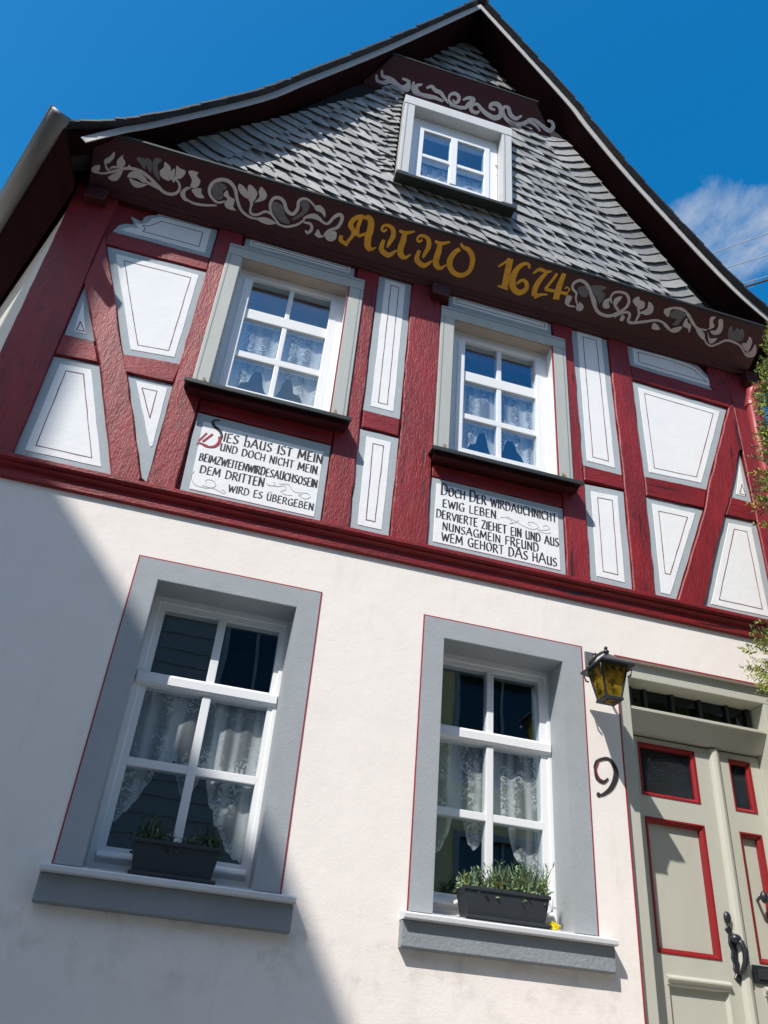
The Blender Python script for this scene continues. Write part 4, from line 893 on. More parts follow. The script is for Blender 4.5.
# ------------------------------------------------------------ windows
def panes(win, cols, rows, y, m='glass'):
    for (a,b) in cols:
        for (c,d_) in rows:
            MB().box(a-.012,b+.012,y,y+.006,c-.012,d_+.012).build('pane',m,win)
def bar(win, x0,x1,y0,y1,z0,z1,name='glazing_bar'): return MB().box(x0,x1,y0,y1,z0,z1).build(name,'upvc',win,bevel=.004)
def low_window(op, cols, label):
    x0,x1,z0,z1 = op
    fz0, ft, fb = 2.205, z1+.004, 2.205
    fr = MB(); ring(fr, (x0-.01,x1+.01,fz0,ft), (x0+.034,x1-.022,fz0+.03,z1-.034), .172, .25)
    win = fr.build('window','upvc',H,bevel=.004, label=label)
    # transom, sashes
    tz0, tz1 = 3.027, 3.092
    sl, sr = x0+.030, x1-.018
    sm = MB(); ring(sm, (sl,sr,tz1,z1-.028), (cols[0][0],cols[1][1],tz1+.004,3.434), .180, .24); sm.build('fanlight_sash','upvc',win,bevel=.004)
    sm = MB(); ring(sm, (sl,sr,2.222,tz0), (cols[0][0],cols[1][1],2.300,tz0-.004), .178, .24); sm.build('sash','upvc',win,bevel=.004)
    MB().extrude_x([(.24,tz1),(.165,tz1),(.156,tz1-.012),(.156,tz0+.014),(.166,tz0),(.24,tz0)], x0+.012, x1-.010).build('transom','upvc',win)
    mx0, mx1 = cols[0][1], cols[1][0]
    bar(win, mx0,mx1,.176,.232,tz1+.002,3.436); bar(win, mx0,mx1,.174,.232,2.298,tz0-.002)
    bar(win, cols[0][0]-.004,cols[1][1]+.004,.177,.230,2.648,2.687)
    MB().extrude_x([(.178,2.282),(.150,2.268),(.146,2.256),(.150,2.250),(.178,2.250)], x0+.035, x1-.024).build('drip_rail','upvc',win)
    MB().box(x0-.005,x1+.005,.13,.26,2.188,2.204).build('frame_sill','sill_lip',win)
    panes(win, cols, [(3.095,3.434),(2.69,3.022),(2.302,2.646)], .192)
    # painted plaster surround with thin red edge, lined reveals
    so = (x0-.108, x1+.111, 2.178, z1+.104)
    s = MB(); ring(s, (so[0],so[1],so[2],so[3]), (x0,x1,2.150,z1), -.004, .01); 
    s.box(x0-.004,x0+.0025,-.0035,.185,2.176,z1+.004); s.box(x1-.0025,x1+.004,-.0035,.185,2.176,z1+.004); s.box(x0+.003,x1-.003,-.0035,.185,z1-.0025,z1+.004)
    s.build('surround','surround',win)
    rl = MB(); rl.box(so[0]-.007,so[0]-.0005,-.003,.01,2.175,so[3]+.007); rl.box(so[1]+.0005,so[1]+.007,-.003,.01,2.175,so[3]+.007); rl.box(so[0],so[1],-.003,.01,so[3]+.0005,so[3]+.007)
    rl.build('edge_line','red_line',win)
    sx0, sx1 = so[0]-.036, so[1]+.058
    MB().extrude_x([(.02,2.03),(-.040,2.03),(-.045,2.036),(-.045,2.136),(.02,2.136)], sx0, sx1).build('sill','sill',win,bevel=.003)
    MB().extrude_x([(.2,2.137),(-.072,2.137),(-.078,2.142),(-.079,2.158),(-.072,2.165),(.0,2.174),(.2,2.190)], sx0-.002, sx1+.002).build('sill_lip','sill_lip',win)
    return win
low_window(LW, [(-.172,.098),(.139,.415)], 'left ground floor window in grey surround, half in shadow')
low_window(RW, [(1.307,1.560),(1.598,1.863)], 'right ground floor window in grey surround, in full sun')

def up_window(cols, rows, cas, zb, label, lat):
    # fixed frame
    x0,x1 = cols[0][0]-.058, cols[1][1]+.098 if lat < 0 else cols[1][1]+.112
    if lat > 0: x0 = cols[0][0]-.052
    zt = rows[0][1]+.082; zb_ = rows[2][0]-.07
    fr = MB(); ring(fr, (cas[0]+.08,cas[1]-.08,zb_,cas[2]-.02), (cols[0][0]-.018,cols[1][1]+.035,zb_+.04,rows[0][1]+.03), .066, .15)
    win = fr.build('window','upvc',H,bevel=.004,label=label)
    sm = MB(); ring(sm, (cols[0][0]-.036,cols[1][1]+.048,rows[2][0]-.045,rows[0][1]+.045), (cols[0][0],cols[1][1],rows[2][0],rows[0][1]), .064, .145)
    sm.build('sash','upvc',win,bevel=.005)
    MB().box(cols[0][0]-.052,cols[0][0]-.039,.054,.11,rows[2][0]-.045,rows[0][1]-.03).build('frame_bead','upvc',win,bevel=.003)
    bar(win, cols[0][1],cols[1][0],.086,.135,rows[2][0]-.002,rows[0][1]+.002)
    bar(win, cols[0][0]-.002,cols[1][1]+.002,.082,.135,rows[1][1],rows[0][0])
    bar(win, cols[0][0]-.002,cols[1][1]+.002,.0845,.135,rows[2][1],rows[1][0])
    panes(win, cols, rows, .097)
    # outer casing boards
    cx0,cx1,cz1 = cas; cw_ = .095
    cb = zb+.03
    for (a,b) in ((cx0,cx0+cw_),(cx1-cw_,cx1)):
        MB().box(a,b,-.03,.0115,cb,cz1-.1).build('casing','casing',win,bevel=.004)
    MB().box(cx0,cx1,-.032,.0115,cz1-.099,cz1).build('casing','casing',win,bevel=.004)
    for (a,b) in ((cx0+.018,cx0+.024),(cx1-.024,cx1-.018)): MB().box(a,b,-.0315,-.02,cb+.002,cz1-.102).build('casing_groove','casing_dark',win)
    MB().box(cx0+.004,cx1-.004,-.0335,-.02,cz1-.026,cz1-.020).build('casing_groove','casing_dark',win)
    MB().box(cx1-cw_-.006,cx1-cw_+.001,-.018,.08,cb,cz1-.1).build('lining','upvc',win); MB().box(cx1-cw_-.008,cx1-cw_-.0005,-.0305,-.0185,cb,cz1-.1).build('edge_line','red_line',win); MB().box(cx0+cw_,cx1-cw_,-.02,.08,cz1-.106,cz1-.0995).build('lining','tan_lining',win)
    # dark metal sill
    MB().extrude_x([(.09,zb+.028),(-.124,zb+.008),(-.130,zb+.003),(-.130,zb-.020),(-.126,zb-.022),(-.123,zb-.020),(-.123,zb+.001),(.09,zb+.020)], cx0-.032, cx1+.018).build('sill','sill_dark',win)
    MB().box(cx0-.01,cx1,-.085,.0115,zb-.03,zb-.004).build('sill_shade_board','red_smooth',win)  # added maroon board, its colour stands in for shaded wall below the sill
    MB().box(cx0+cw_-.001,cx0+cw_+.006,-.020,.090,cb,cz1-.1).build('lining','casing',win)
    for x in (cx0+.075, cx1-.06):
        MB().tube([(x-.012,-.034,zb+.105),(x-.012,-.05,zb+.085),(x-.004,-.052,zb+.055),(x+.008,-.045,zb+.032)], .008, 6).build('shutter_catch','shutter_iron',win,smooth=True)
    return win
up_window([(-0.1392,0.1067),(0.1372,0.3862)], [(5.5517,5.8201),(5.1858,5.4674),(4.8708,5.137)], (-0.3344,0.5753,5.9756), 4.69, 'left upper floor window over the panel with the red initial', -1)
up_window([(1.3335,1.5734),(1.6059,1.8498)], [(5.507,5.7753),(5.1401,5.4237),(4.8342,5.0964)], (1.1231,2.0369,5.9451), 4.636, 'right upper floor window beside the tall white panels', 1)
# dormer window in the slates
cols = [(.852,1.073),(1.126,1.352)]; rows = [(7.348,7.645),(7.068,7.311)]
DYF = -.17
fr = MB(); ring(fr, (.745,1.462,7.00,7.798), (.828,1.380,7.03,7.675), DYF-.010, DYF+.06); dw = fr.build('window','upvc',H,bevel=.004,label='small attic window set in the slate gable')
sm = MB(); ring(sm, (.812,1.394,7.025,7.688), (cols[0][0],cols[1][1],rows[1][0],rows[0][1]), DYF-.020, DYF+.05); sm.build('sash','upvc',dw,bevel=.004)
bar(dw, cols[0][1],cols[1][0],DYF-.026,DYF+.04,rows[1][0]-.002,rows[0][1]+.002)
bar(dw, cols[0][0]-.002,cols[1][1]+.002,DYF-.016,DYF+.04,rows[1][1],rows[0][0])
panes(dw, cols, rows, DYF-.008)
for a,b in ((.662,.743),(1.464,1.545)):
    MB().box(a,b,-.27,-.152,6.93,7.799).build('casing','casing_white',dw,bevel=.004)
    MB().box(a+.02,a+.026,-.272,-.255,6.94,7.79).build('casing_groove','casing_dark',dw)
MB().box(.658,1.549,-.274,-.152,7.80,7.905).build('casing','casing_white',dw,bevel=.004)
MB().extrude_x([(-.14,6.93),(-.295,6.880),(-.300,6.874),(-.300,6.850),(-.292,6.847),(-.27,6.854),(-.14,6.875)], .650, 1.562).build('sill','sill_dark',dw)

# ------------------------------------------------------------ door
DF = .028
df = MB(); df.box(2.2445,2.326,DF,.2,1.2,3.492); df.box(3.178,3.260,DF,.2,1.2,3.492); df.box(2.2445,3.260,DF+.001,.2,3.493,3.583)
frame = df.build('door_frame','door',H,bevel=.004)
MB().box(2.235,2.2425,-.003,.01,1.2,3.594).build('edge_line','red_line',frame); MB().box(2.2435,3.28,-.003,.01,3.5855,3.594).build('edge_line','red_line',frame)
fl = MB(); fl.box(2.327,3.177,.150,.2,3.346,3.372); fan = fl.build('fanlight','door',H)
for x in (2.400,2.492,2.665,2.84,3.017,3.15): MB().box(x-.010,x+.010,.138,.17,3.373,3.491).build('mullion','iron',fan)
for a,b in ((2.327,2.48),(2.502,2.655),(2.675,2.83),(2.85,3.007),(3.027,3.177)): MB().box(a,b,.155,.160,3.373,3.491).build('pane','fan_glass',fan)
MB().extrude_x([(.2,3.345),(.055,3.342),(.044,3.336),(.044,3.322),(.054,3.313),(.106,3.232),(.110,3.222),(.2,3.222)], 2.327, 3.177).build('transom','door',frame)
LY = .15
def leaf(x0, x1, glass, panel, low, label):
    body = plate(x0,x1,1.205,3.212,LY,LY+.05,[glass,panel,low]).build('door_leaf','door',H,label=label)
    def moulding(h, m, depth, w, name):
        a,b,c,d_ = h
        mb = MB(); vs = []
        for (i, y) in ((-.003,LY-.003),(w*.22,LY-.003),(w*.30,LY+.005),(w,LY+depth),(w,LY+depth+.016)):
            vs += [(a+i,y,c+i),(b-i,y,c+i),(b-i,y,d_-i),(a+i,y,d_-i)]
        fs = [(L*4+k,L*4+(k+1)%4,L*4+4+(k+1)%4,L*4+4+k) for L in range(4) for k in range(4)]
        vs += [(a,LY+.001,c),(b,LY+.001,c),(b,LY+.001,d_),(a,LY+.001,d_)]; fs += [(20+k,20+(k+1)%4,(k+1)%4,k) for k in range(4)]
        mb.add(vs, fs); return mb.build(name, m, body)
    moulding(glass,'red_trim',.012,.019,'moulding'); moulding(panel,'red_trim',.013,.022,'moulding')
    MB().box(glass[0]-.005,glass[1]+.005,LY+.027,LY+.033,glass[2]-.005,glass[3]+.005).build('pane','door_glass',body)
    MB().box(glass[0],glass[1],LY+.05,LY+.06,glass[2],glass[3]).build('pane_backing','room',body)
    MB().box(panel[0]-.003,panel[1]+.003,LY+.0305,LY+.046,panel[2]-.003,panel[3]+.003).build('door_panel','door',body)
    MB().box(low[0]-.003,low[1]+.003,LY+.018,LY+.045,low[2]-.003,low[3]+.003).build('door_panel','door',body)
    moulding(low,'door',.02,.02,'moulding')
    MB().extrude_x([(LY+.01,low[3]+.030),(LY-.012,low[3]+.026),(LY-.022,low[3]+.016),(LY-.022,low[3]+.008),(LY-.010,low[3]-.002),(LY-.008,low[3]-.014),(LY+.01,low[3]-.016)], low[0]-.004, low[1]+.006).build('drip_moulding','door',body,bevel=.002)
    return body
lfl = leaf(2.328, 2.860, (2.422,2.765,2.904,3.181), (2.426,2.768,2.167,2.789), (2.462,2.790,1.36,2.050), 'wide left door leaf with the black ornate handle')
rfl = leaf(2.922, 3.176, (2.979,3.112,2.902,3.176), (2.980,3.112,2.178,2.789), (2.984,3.130,1.36,2.050), 'narrow right door leaf with the letter slot')
# half-round astragal
MB().extrude_z([(x+.021,y+.03) for x,y in [(2.839,.165),(2.836,.12),(2.840,.108),(2.850,.096),(2.866,.090),(2.882,.096),(2.892,.108),(2.896,.12),(2.9,.165)]], 1.21, 3.212).build('astragal','door',lfl,smooth=False,bevel=.002)
# handle: rosette, lace plate and bow grip
HY = LY
def hs_(pts): return [(x+.022,z+.005) for x,z in pts]
hb = MB()
plate_pts = [(2.806,2.322),(2.826,2.302),(2.812,2.284),(2.834,2.276),(2.842,2.25),(2.832,2.225),(2.840,2.20),(2.834,2.17),(2.842,2.15),(2.832,2.128),(2.838,2.110),(2.848,2.094),(2.826,2.070),(2.802,2.092),(2.812,2.110),(2.802,2.13),(2.808,2.15),(2.800,2.18),(2.806,2.21),(2.796,2.24),(2.800,2.272),(2.802,2.286),(2.786,2.302)]
hb.prism(hs_(plate_pts), HY-.010, HY+.005, .002); hd = hb.build('handle','iron',lfl)
MB().ellipsoid((2.825,HY-.012,2.360),(.020,.014,.028),12,8).build('key_rosette','iron',lfl,smooth=True)
MB().ellipsoid((2.846,HY-.028,2.266),(.028,.022,.022),14,8).build('thumb_latch','iron',hd,smooth=True)
MB().tube([(2.846,HY-.02,2.268),(2.862,HY-.045,2.25),(2.868,HY-.056,2.21),(2.864,HY-.052,2.165),(2.852,HY-.030,2.124),(2.844,HY-.006,2.110)], [.010,.013,.015,.014,.010,.007], 10).build('grip','iron',hd,smooth=True)
# letter slot and knob on the right leaf
ls = MB(); ls.box(2.930,3.097,LY-.012,LY+.004,2.086,2.165); slot = ls.build('letter_slot','iron',rfl,bevel=.004)
MB().box(2.952,3.077,LY-.018,LY-.0125,2.104,2.150).build('flap','box',slot,bevel=.003)
MB().ellipsoid((3.046,LY-.030,2.476),(.022,.018,.030),12,8).build('knob','iron',rfl,smooth=True); MB().tube([(3.048,LY+.03,2.470),(3.020,LY-.03,2.472)],.008,8).build('knob_stem','iron',rfl)
# house number nine painted on the plaster
nm = MB()
nm.ribbon(smooth_line(NINE[0],5), lerp_list([.008,.013,.016,.027,.029,.023,.013,.008],36), -.0035, .002); nm.ribbon(smooth_line(NINE[1],5), lerp_list([.012,.024,.016,.008],16), -.0040, .002)
nm.ellipsoid((2.083,-.003,2.812),(.012,.0018,.012),12,6)
nm.build('house_number','ink',H)
hl = MB(); hl.ribbon(smooth_line([(2.074,2.932),(2.094,2.977),(2.082,2.90),(2.118,2.872)][0:2]+[(2.094,2.977)],2), .005, -.0048, .001); hl.ribbon(smooth_line([(2.076,2.935),(2.088,2.898),(2.116,2.885)],4), .005,-.0049,.001); hl.build('house_number_highlight','ink_red',H)
# steps to the door
for i in range(4):
    MB().box(2.1-.05*i,3.4,-.30-.28*(3-i)-.0,-.003 if i == 3 else -.30-.28*(2-i)-.003,GROUND+.02,GROUND+.02+.17*(i+1)).build('step','stone',H,bevel=.008)

# ------------------------------------------------------------ wall lantern
LZ = 3.400
lx0, lx1, ly0, ly1 = 1.972, 2.160, -.320, -.095
cx, cy = (lx0+lx1)/2, (ly0+ly1)/2
lan = thing('wall_lantern', (2.07,-.02,3.53), 'black iron wall lantern with mottled amber glass beside the door', 'lantern')
MB().box(2.052,2.100,-.012,-.001,3.480,3.575).build('wall_plate','zinc',lan,bevel=.003)
b = MB(); b.tube([(2.075,-.012,3.500),(2.073,-.05,3.512),(2.070,-.11,3.512),(2.067,-.165,3.505),(cx,cy+.01,3.495),(cx,cy,3.48)], .008, 8)
b.tube([(2.074,-.02,3.515),(2.073,-.05,3.498),(2.071,-.085,3.506),(2.070,-.09,3.530),(2.071,-.065,3.536)], .007, 6)
b.build('bracket','iron',lan,smooth=True)
b = MB(); b.ellipsoid((cx,cy,3.490),(.016,.016,.014),10,6); b.ellipsoid((cx,cy,3.512),(.010,.010,.010),8,6); b.build('finial','iron',lan,smooth=True)
rf = MB(); ap = (cx,cy,LZ+.085)
o_ = [(lx0,ly0,LZ),(lx1,ly0,LZ),(lx1,ly1,LZ),(lx0,ly1,LZ)]; u_ = [(x,y,z-.010) for x,y,z in o_]
rf.add(o_+[ap]+u_, [(0,1,4),(1,2,4),(2,3,4),(3,0,4),(5,6,1,0),(6,7,2,1),(7,8,3,2),(8,5,0,3),(8,7,6,5)]); rf.build('lantern_roof','iron',lan)
ht, hb_ = .070, .042; zt_, zb2 = LZ-.012, 3.232
def corner(h, z): return [(cx-h,cy-h,z),(cx+h,cy-h,z),(cx+h,cy+h,z),(cx-h,cy+h,z)]
T_, B_ = corner(ht,zt_), corner(hb_,zb2)
for k in range(4):
    j = (k+1)%4
    ins_ = lambda P, q: tuple(P[i]+( (cx if i == 0 else cy)-P[i])*q if i < 2 else P[i] for i in range(3))
    MB().add([ins_(B_[k],.04),ins_(B_[j],.04),ins_(T_[j],.04),ins_(T_[k],.04)],[(0,1,2,3)]).build('glass_pane','amber',lan)
    MB().tube([B_[k],T_[k]], .006, 6).build('corner_bar','iron',lan)
    # iron leaf crockets under the roof's edge
    for q in (.15,.38,.62,.85):
        p = Vector(o_[k]).lerp(Vector(o_[j]), q)
    MB().tube([Vector(T_[k])+Vector((0,0,-.02)), Vector(T_[k])*1.0+Vector(((T_[k][0]-cx)*.25,(T_[k][1]-cy)*.25,-.012)), Vector(T_[k])+Vector(((T_[k][0]-cx)*.16,(T_[k][1]-cy)*.16,-.045)), Vector(T_[k])+Vector(((T_[k][0]-cx)*.02,(T_[k][1]-cy)*.02,-.05))], .005, 6).build('scroll','iron',lan,smooth=True)
bt = MB(); ring_o = corner(.050,zb2); ring_u = corner(.050,zb2-.012); bt.add(ring_o+ring_u,[(0,1,2,3),(7,6,5,4),(0,4,5,1),(1,5,6,2),(2,6,7,3),(3,7,4,0)]); bt.build('lantern_base','iron',lan)
MB().box(cx-.026,cx+.026,cy-.026,cy+.026,zb2-.0145,zb2-.0125).build('base_glass','amber',lan)

# ------------------------------------------------------------ flower boxes with plants
def flower_box(x0, x1, y0, y1, z0, h, label):
    t = thing('flower_box', ((x0+x1)/2,(y0+y1)/2,z0), label, 'flower box', 'flower boxes on the window sills')
    tp = .022
    b = MB(); n = [(x0+tp,y0+tp*.6),(x1-tp,y0+tp*.6),(x1-tp,y1-tp*.6),(x0+tp,y1-tp*.6)]; m = [(x0,y0),(x1,y0),(x1,y1),(x0,y1)]
    vs = [(x,y,z0+.006) for x,y in n]+[(x,y,z0+h) for x,y in m]+[(x+(.006 if x == x0 else -.006),y+(.006 if y == y0 else -.006),z0+h) for x,y in m]+[(x,y,z0+h-.03) for x,y in [(x0+.01,y0+.01),(x1-.01,y0+.01),(x1-.01,y1-.01),(x0+.01,y1-.01)]]
    fs = [(3,2,1,0)]+[(4*L+k,4*L+(k+1)%4,4*L+4+(k+1)%4,4*L+4+k) for L in range(3) for k in range(4)]
    b.add(vs, fs); b.build('box_body','box',t,bevel=.002)
    r = MB(); ring(r, (0,1,0,1), (.1,.9,.1,.9), 0, 1) if False else None
    MB().box(x0-.004,x1+.004,y0-.005,y0+.003,z0+h-.014,z0+h+.002).build('rim','box',t,bevel=.002)
    MB().box(x0+.005,x1-.005,y0+.005,y1-.005,z0+h-.032,z0+h-.022).build('soil','soil',t)
    MB().box(x0+tp-.016,x1-tp+.022,y0-.012,y1+.005,z0,z0+.013).build('saucer','box',t,bevel=.003)
    return t
def plant(x0, x1, y0, y1, z, nb, hmin, hmax, mats, label, seed, prof, leafy=0, leafy_m='leaf'):
    rs = random.Random(seed)
    t = thing('potted_plant', ((x0+x1)/2,(y0+y1)/2,z), label, 'plant', 'plants in the flower boxes')
    for (m, share, hs, nm) in mats:
        mb = MB()
        for i in range(int(nb*share)):
            u = rs.random(); x = x0+(x1-x0)*u; y = rs.uniform(y0,y1)
            hgt = rs.uniform(hmin,hmax)*hs*prof(u)
            a = rs.uniform(0,6.283); lean = rs.uniform(.05,.55); dx, dy = math.cos(a)*lean*hgt, math.sin(a)*lean*hgt
            w = rs.uniform(.003,.0058); wx, wy = -math.sin(a)*w, math.cos(a)*w
            if rs.random() < .5: wx, wy = w, 0
            p0 = Vector((x,y,z)); p1 = p0+Vector((dx*.35,dy*.35,hgt*.55)); p2 = p0+Vector((dx,dy,hgt))
            W = Vector((wx,wy,0))
            mb.add([p0-W*.7,p0+W*.7,p1+W,p1-W,p2],[(0,1,2,3),(3,2,4)])
            for q in range(3):    # side leaves
                tq = rs.uniform(.3,.95); b0 = p0.lerp(p2,tq); an = rs.uniform(0,6.283); ln = rs.uniform(.014,.032)
                tip = b0+Vector((math.cos(an)*ln,math.sin(an)*ln,ln*rs.uniform(.2,1.0))); sd = Vector((-math.sin(an),math.cos(an),0))*.0036
                mid = b0.lerp(tip,.5); mb.add([b0,mid-sd,tip,mid+sd],[(0,1,2,3)])
        me = bpy.data.meshes.new(nm); me.from_pydata([tuple(v) for v in mb.v],[],mb.f); me.materials.append(M[m]); link(nm, me, t)
    mb = MB()
    for i in range(leafy):
        u = rs.random(); x = x0-.01+(x1-x0+.02)*u; y = rs.uniform(y0-.012,y1+.01)
        hh = (hmin+hmax)*.42*prof(u)*math.sqrt(max(0,1-((y-(y0+y1)/2)/((y1-y0)*.75))**2)); zz_ = z-.012+hh*rs.random()**.6
        a, el = rs.uniform(0,6.283), rs.uniform(-.5,1.2); L = rs.uniform(.012,.026); w = L*rs.uniform(.16,.34)
        d = Vector((math.cos(a)*math.cos(el),math.sin(a)*math.cos(el),math.sin(el))); sd = d.cross(Vector((rs.uniform(-1,1),rs.uniform(-1,1),rs.uniform(-1,1)))).normalized()*w
        p = Vector((x,y,zz_)); mb.add([p,p+d*L*.5-sd,p+d*L,p+d*L*.5+sd],[(0,1,2,3)])
    if mb.v:
        me = bpy.data.meshes.new('small_leaves'); me.from_pydata([tuple(v) for v in mb.v],[],mb.f); me.materials.append(M[leafy_m]); link('small_leaves', me, t)
    return t
flower_box(-.062,.300,-.005,.115,2.178,.138,'black flower box on the shaded left window sill')
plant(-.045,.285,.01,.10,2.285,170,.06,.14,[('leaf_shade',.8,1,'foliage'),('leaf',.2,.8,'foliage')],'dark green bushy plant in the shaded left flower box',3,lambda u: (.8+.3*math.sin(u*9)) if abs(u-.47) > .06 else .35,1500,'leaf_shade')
flower_box(1.390,1.803,-.005,.115,2.182,.130,'dark grey flower box on the sunny right window sill')
plant(1.40,1.80,.01,.10,2.288,430,.06,.165,[('leaf',.62,1,'foliage'),('leaf_dry',.3,.62,'dry_foliage'),('leaf_shade',.12,.9,'foliage')],'grey green lavender with yellowing leaves in the sunny right flower box',5,lambda u: (.75 if u < .25 else .8+.35*u) if abs(u-.26) > .04 else .4,1300,'leaf')
# something yellow tucked behind the box
yb = MB(); yb.ellipsoid((1.842,.035,2.200),(.046,.030,.020),18,10)
yb.v = [(x+.010*math.sin(z*310+y*90)+.006*math.sin(y*240), y+.009*math.sin(x*180+z*70), z+.010*math.sin(x*150+y*70)+.004*math.sin(x*420)) for x,y,z in yb.v]
yb.v = [(1.832+(x-1.842)*.75, .040+(y-.035)*.75, 2.196+(z-2.200)*.75) for x,y,z in yb.v]
yo = yb.build('yellow_cloth','yellow'); yo['label'] = 'crumpled bright yellow cloth tucked behind the right flower box'; yo['category'] = 'cloth'

# ------------------------------------------------------------ lace curtains
def curtain(x0, x1, ztop, y, prof, label, nx=110, nz=26, seed=1, sc_amp=.010, per=.032):
    rs = random.Random(seed); vs, hem, fold = [], [], []
    ph = [rs.uniform(0,6.28) for _ in range(4)]
    def zb(x):
        for (a, za), (b, zb_) in zip(prof, prof[1:]):
            if a <= x <= b:
                t = (x-a)/(b-a); return za+(zb_-za)*t
        return prof[-1][1]
    for i in range(nx+1):
        x = x0+(x1-x0)*i/nx; b = zb(x)-sc_amp*abs(math.sin(math.pi*x/per))
        f = math.sin(x*62+ph[0]+1.2*math.sin(x*11+ph[1]))*.6+math.sin(x*27+ph[2])*.4
        for k in range(nz+1):
            t = k/nz; z = ztop+(b-ztop)*t
            vs.append((x+.004*math.sin(t*5+x*20), y+.014*f*(.5+.5*t), z))
            hem.append(max(0., 1-(z-b)/.05)); fold.append((lambda q: q*q*(3-2*q))(max(0., min(1., f*1.1+.40)))*(1-max(0,.25-t)*2.0))
    fs = [(i*(nz+1)+k,(i+1)*(nz+1)+k,(i+1)*(nz+1)+k+1,i*(nz+1)+k+1) for i in range(nx) for k in range(nz)]
    me = bpy.data.meshes.new('lace_curtain'); me.from_pydata(vs,[],fs)
    for nm, dat in (('hem',hem),('fold',fold)):
        at = me.attributes.new(nm,'FLOAT','POINT'); at.data.foreach_set('value', dat)
    for p in me.polygons: p.use_smooth = True
    me.materials.append(M['lace'])
    o = link('lace_curtain', me, None, label=label, category='curtain', group='lace curtains behind the windows')
    return o
curtain(-.20,.44,3.06,.245,[(-.25,2.38),(-.17,2.42),(-.10,2.52),(-.05,2.62),(-.03,2.71),(.04,2.72),(.055,2.66),(.075,2.60),(.10,2.565),(.13,2.575),(.155,2.64),(.165,2.71),(.185,2.71),(.20,2.64),(.225,2.56),(.25,2.53),(.27,2.47),(.30,2.45),(.33,2.38),(.36,2.35),(.40,2.33),(.45,2.33)],'lace curtain with two scalloped gaps behind the left ground floor window',seed=3,nx=180,sc_amp=.013,per=.036)
curtain(1.27,1.90,3.06,.245,[(1.22,2.42),(1.31,2.45),(1.36,2.53),(1.40,2.62),(1.42,2.71),(1.455,2.71),(1.47,2.62),(1.49,2.56),(1.52,2.53),(1.55,2.54),(1.575,2.60),(1.60,2.64),(1.62,2.66),(1.64,2.71),(1.695,2.71),(1.71,2.62),(1.73,2.54),(1.77,2.48),(1.81,2.44),(1.86,2.46),(1.92,2.40)],'lace curtain with two scalloped gaps behind the right ground floor window',seed=8,nx=180,sc_amp=.013,per=.036)
UPC = [(-.05,4.80),(.0,4.80),(.03,4.83),(.07,4.92),(.113,4.945),(.123,5.0),(.142,5.035),(.172,5.035),(.191,5.0),(.200,4.94),(.222,4.90),(.243,4.86),(.265,4.86),(.285,4.90),(.305,4.94),(.313,5.0),(.333,5.035),(.363,5.035),(.382,5.0),(.392,4.945),(.44,4.92),(.48,4.83),(.60,4.80)]
def upc(c, lift): return [(c[0]+u, z+lift) for u, z in UPC]
curtain(-.19,.43,5.50,.135,upc((-.137,0),.055),'lace curtain with head shaped gaps behind the left upper floor window',seed=5,nx=180,sc_amp=.006)
curtain(1.30,1.90,5.45,.135,upc((1.334,0),.015),'lace curtain with head shaped gaps behind the right upper floor window',seed=6,nx=180,sc_amp=.006)
curtain(.82,1.38,7.31,DYF+.05,[(.80,7.03),(1.40,7.03)],'short lace half curtain in the small attic window',seed=9,nz=10)

# ------------------------------------------------------------ conifer at the right edge
def conifer():
    rs = random.Random(11)
    t = thing('conifer', (3.35,-.62,GROUND), 'tall green conifer with feathery sprays at the right corner of the house', 'tree')
    MB().tube([(3.35,-.62,GROUND),(3.34,-.62,3.0),(3.36,-.61,5.2),(3.36,-.6,6.0)], [.07,.055,.03,.008], 8).build('trunk','bark',t,smooth=True)
    def rad(z):
        k = [(1.2,.42),(2.6,.46),(3.25,.56),(3.5,.66),(3.66,.62),(3.80,.40),(4.05,.26),(4.3,.30),(4.45,.46),(4.7,.44),(5.0,.35),(5.4,.29),(5.75,.17),(6.1,.03)]
        for (a,ra),(b_,rb) in zip(k,k[1:]):
            if a <= z <= b_: return ra+(rb-ra)*(z-a)/(b_-a)
        return .02
    mbs = [MB(), MB()]
    limbs = MB()
    for i in range(5200):
        z = 1.2+4.85*(i+rs.random())/5200; an = rs.uniform(0,6.283); R_ = rad(z)*rs.uniform(.55,1.04)
        base = Vector((3.35,-.62,z-.12)); tip = Vector((3.35+R_*math.cos(an), -.62+.8*R_*math.sin(an), z+rs.uniform(-.02,.06)))
        if i % 6 == 0: limbs.tube([base, base.lerp(tip,.6)+Vector((0,0,-.02)), tip], [.006,.004,.002], 5)
        d = (tip-base).normalized(); L = rs.uniform(.07,.14)
        mb = mbs[0 if rs.random() < .62 else 1]
        st = tip-d*L*.8
        for q in range(9):    # a flat fan of scale-leaf twigs
            tq = q/9; p = st.lerp(tip+d*.02, tq)
            for sgn in (-1,1):
                ax = d.cross(Vector((rs.uniform(-1,1),rs.uniform(-1,1),rs.uniform(-.3,.3)))).normalized()
                e = p+(d*.55+ax*sgn*.75+Vector((0,0,rs.uniform(-.2,.35)))).normalized()*L*rs.uniform(.22,.42)*(1.1-tq*.5)
                sd = (e-p).cross(Vector((rs.uniform(-1,1),rs.uniform(-1,1),rs.uniform(-1,1)))).normalized()*.0045
                m_ = p.lerp(e,.45); mb.add([p,m_-sd,e,m_+sd],[(0,1,2,3)])
    for mb, m in zip(mbs, ('conifer','conifer2')):
        me = bpy.data.meshes.new('crown'); me.from_pydata([tuple(v) for v in mb.v],[],mb.f); me.materials.append(M[m]); link('crown', me, t)
    limbs.build('limbs','bark',t)
conifer()

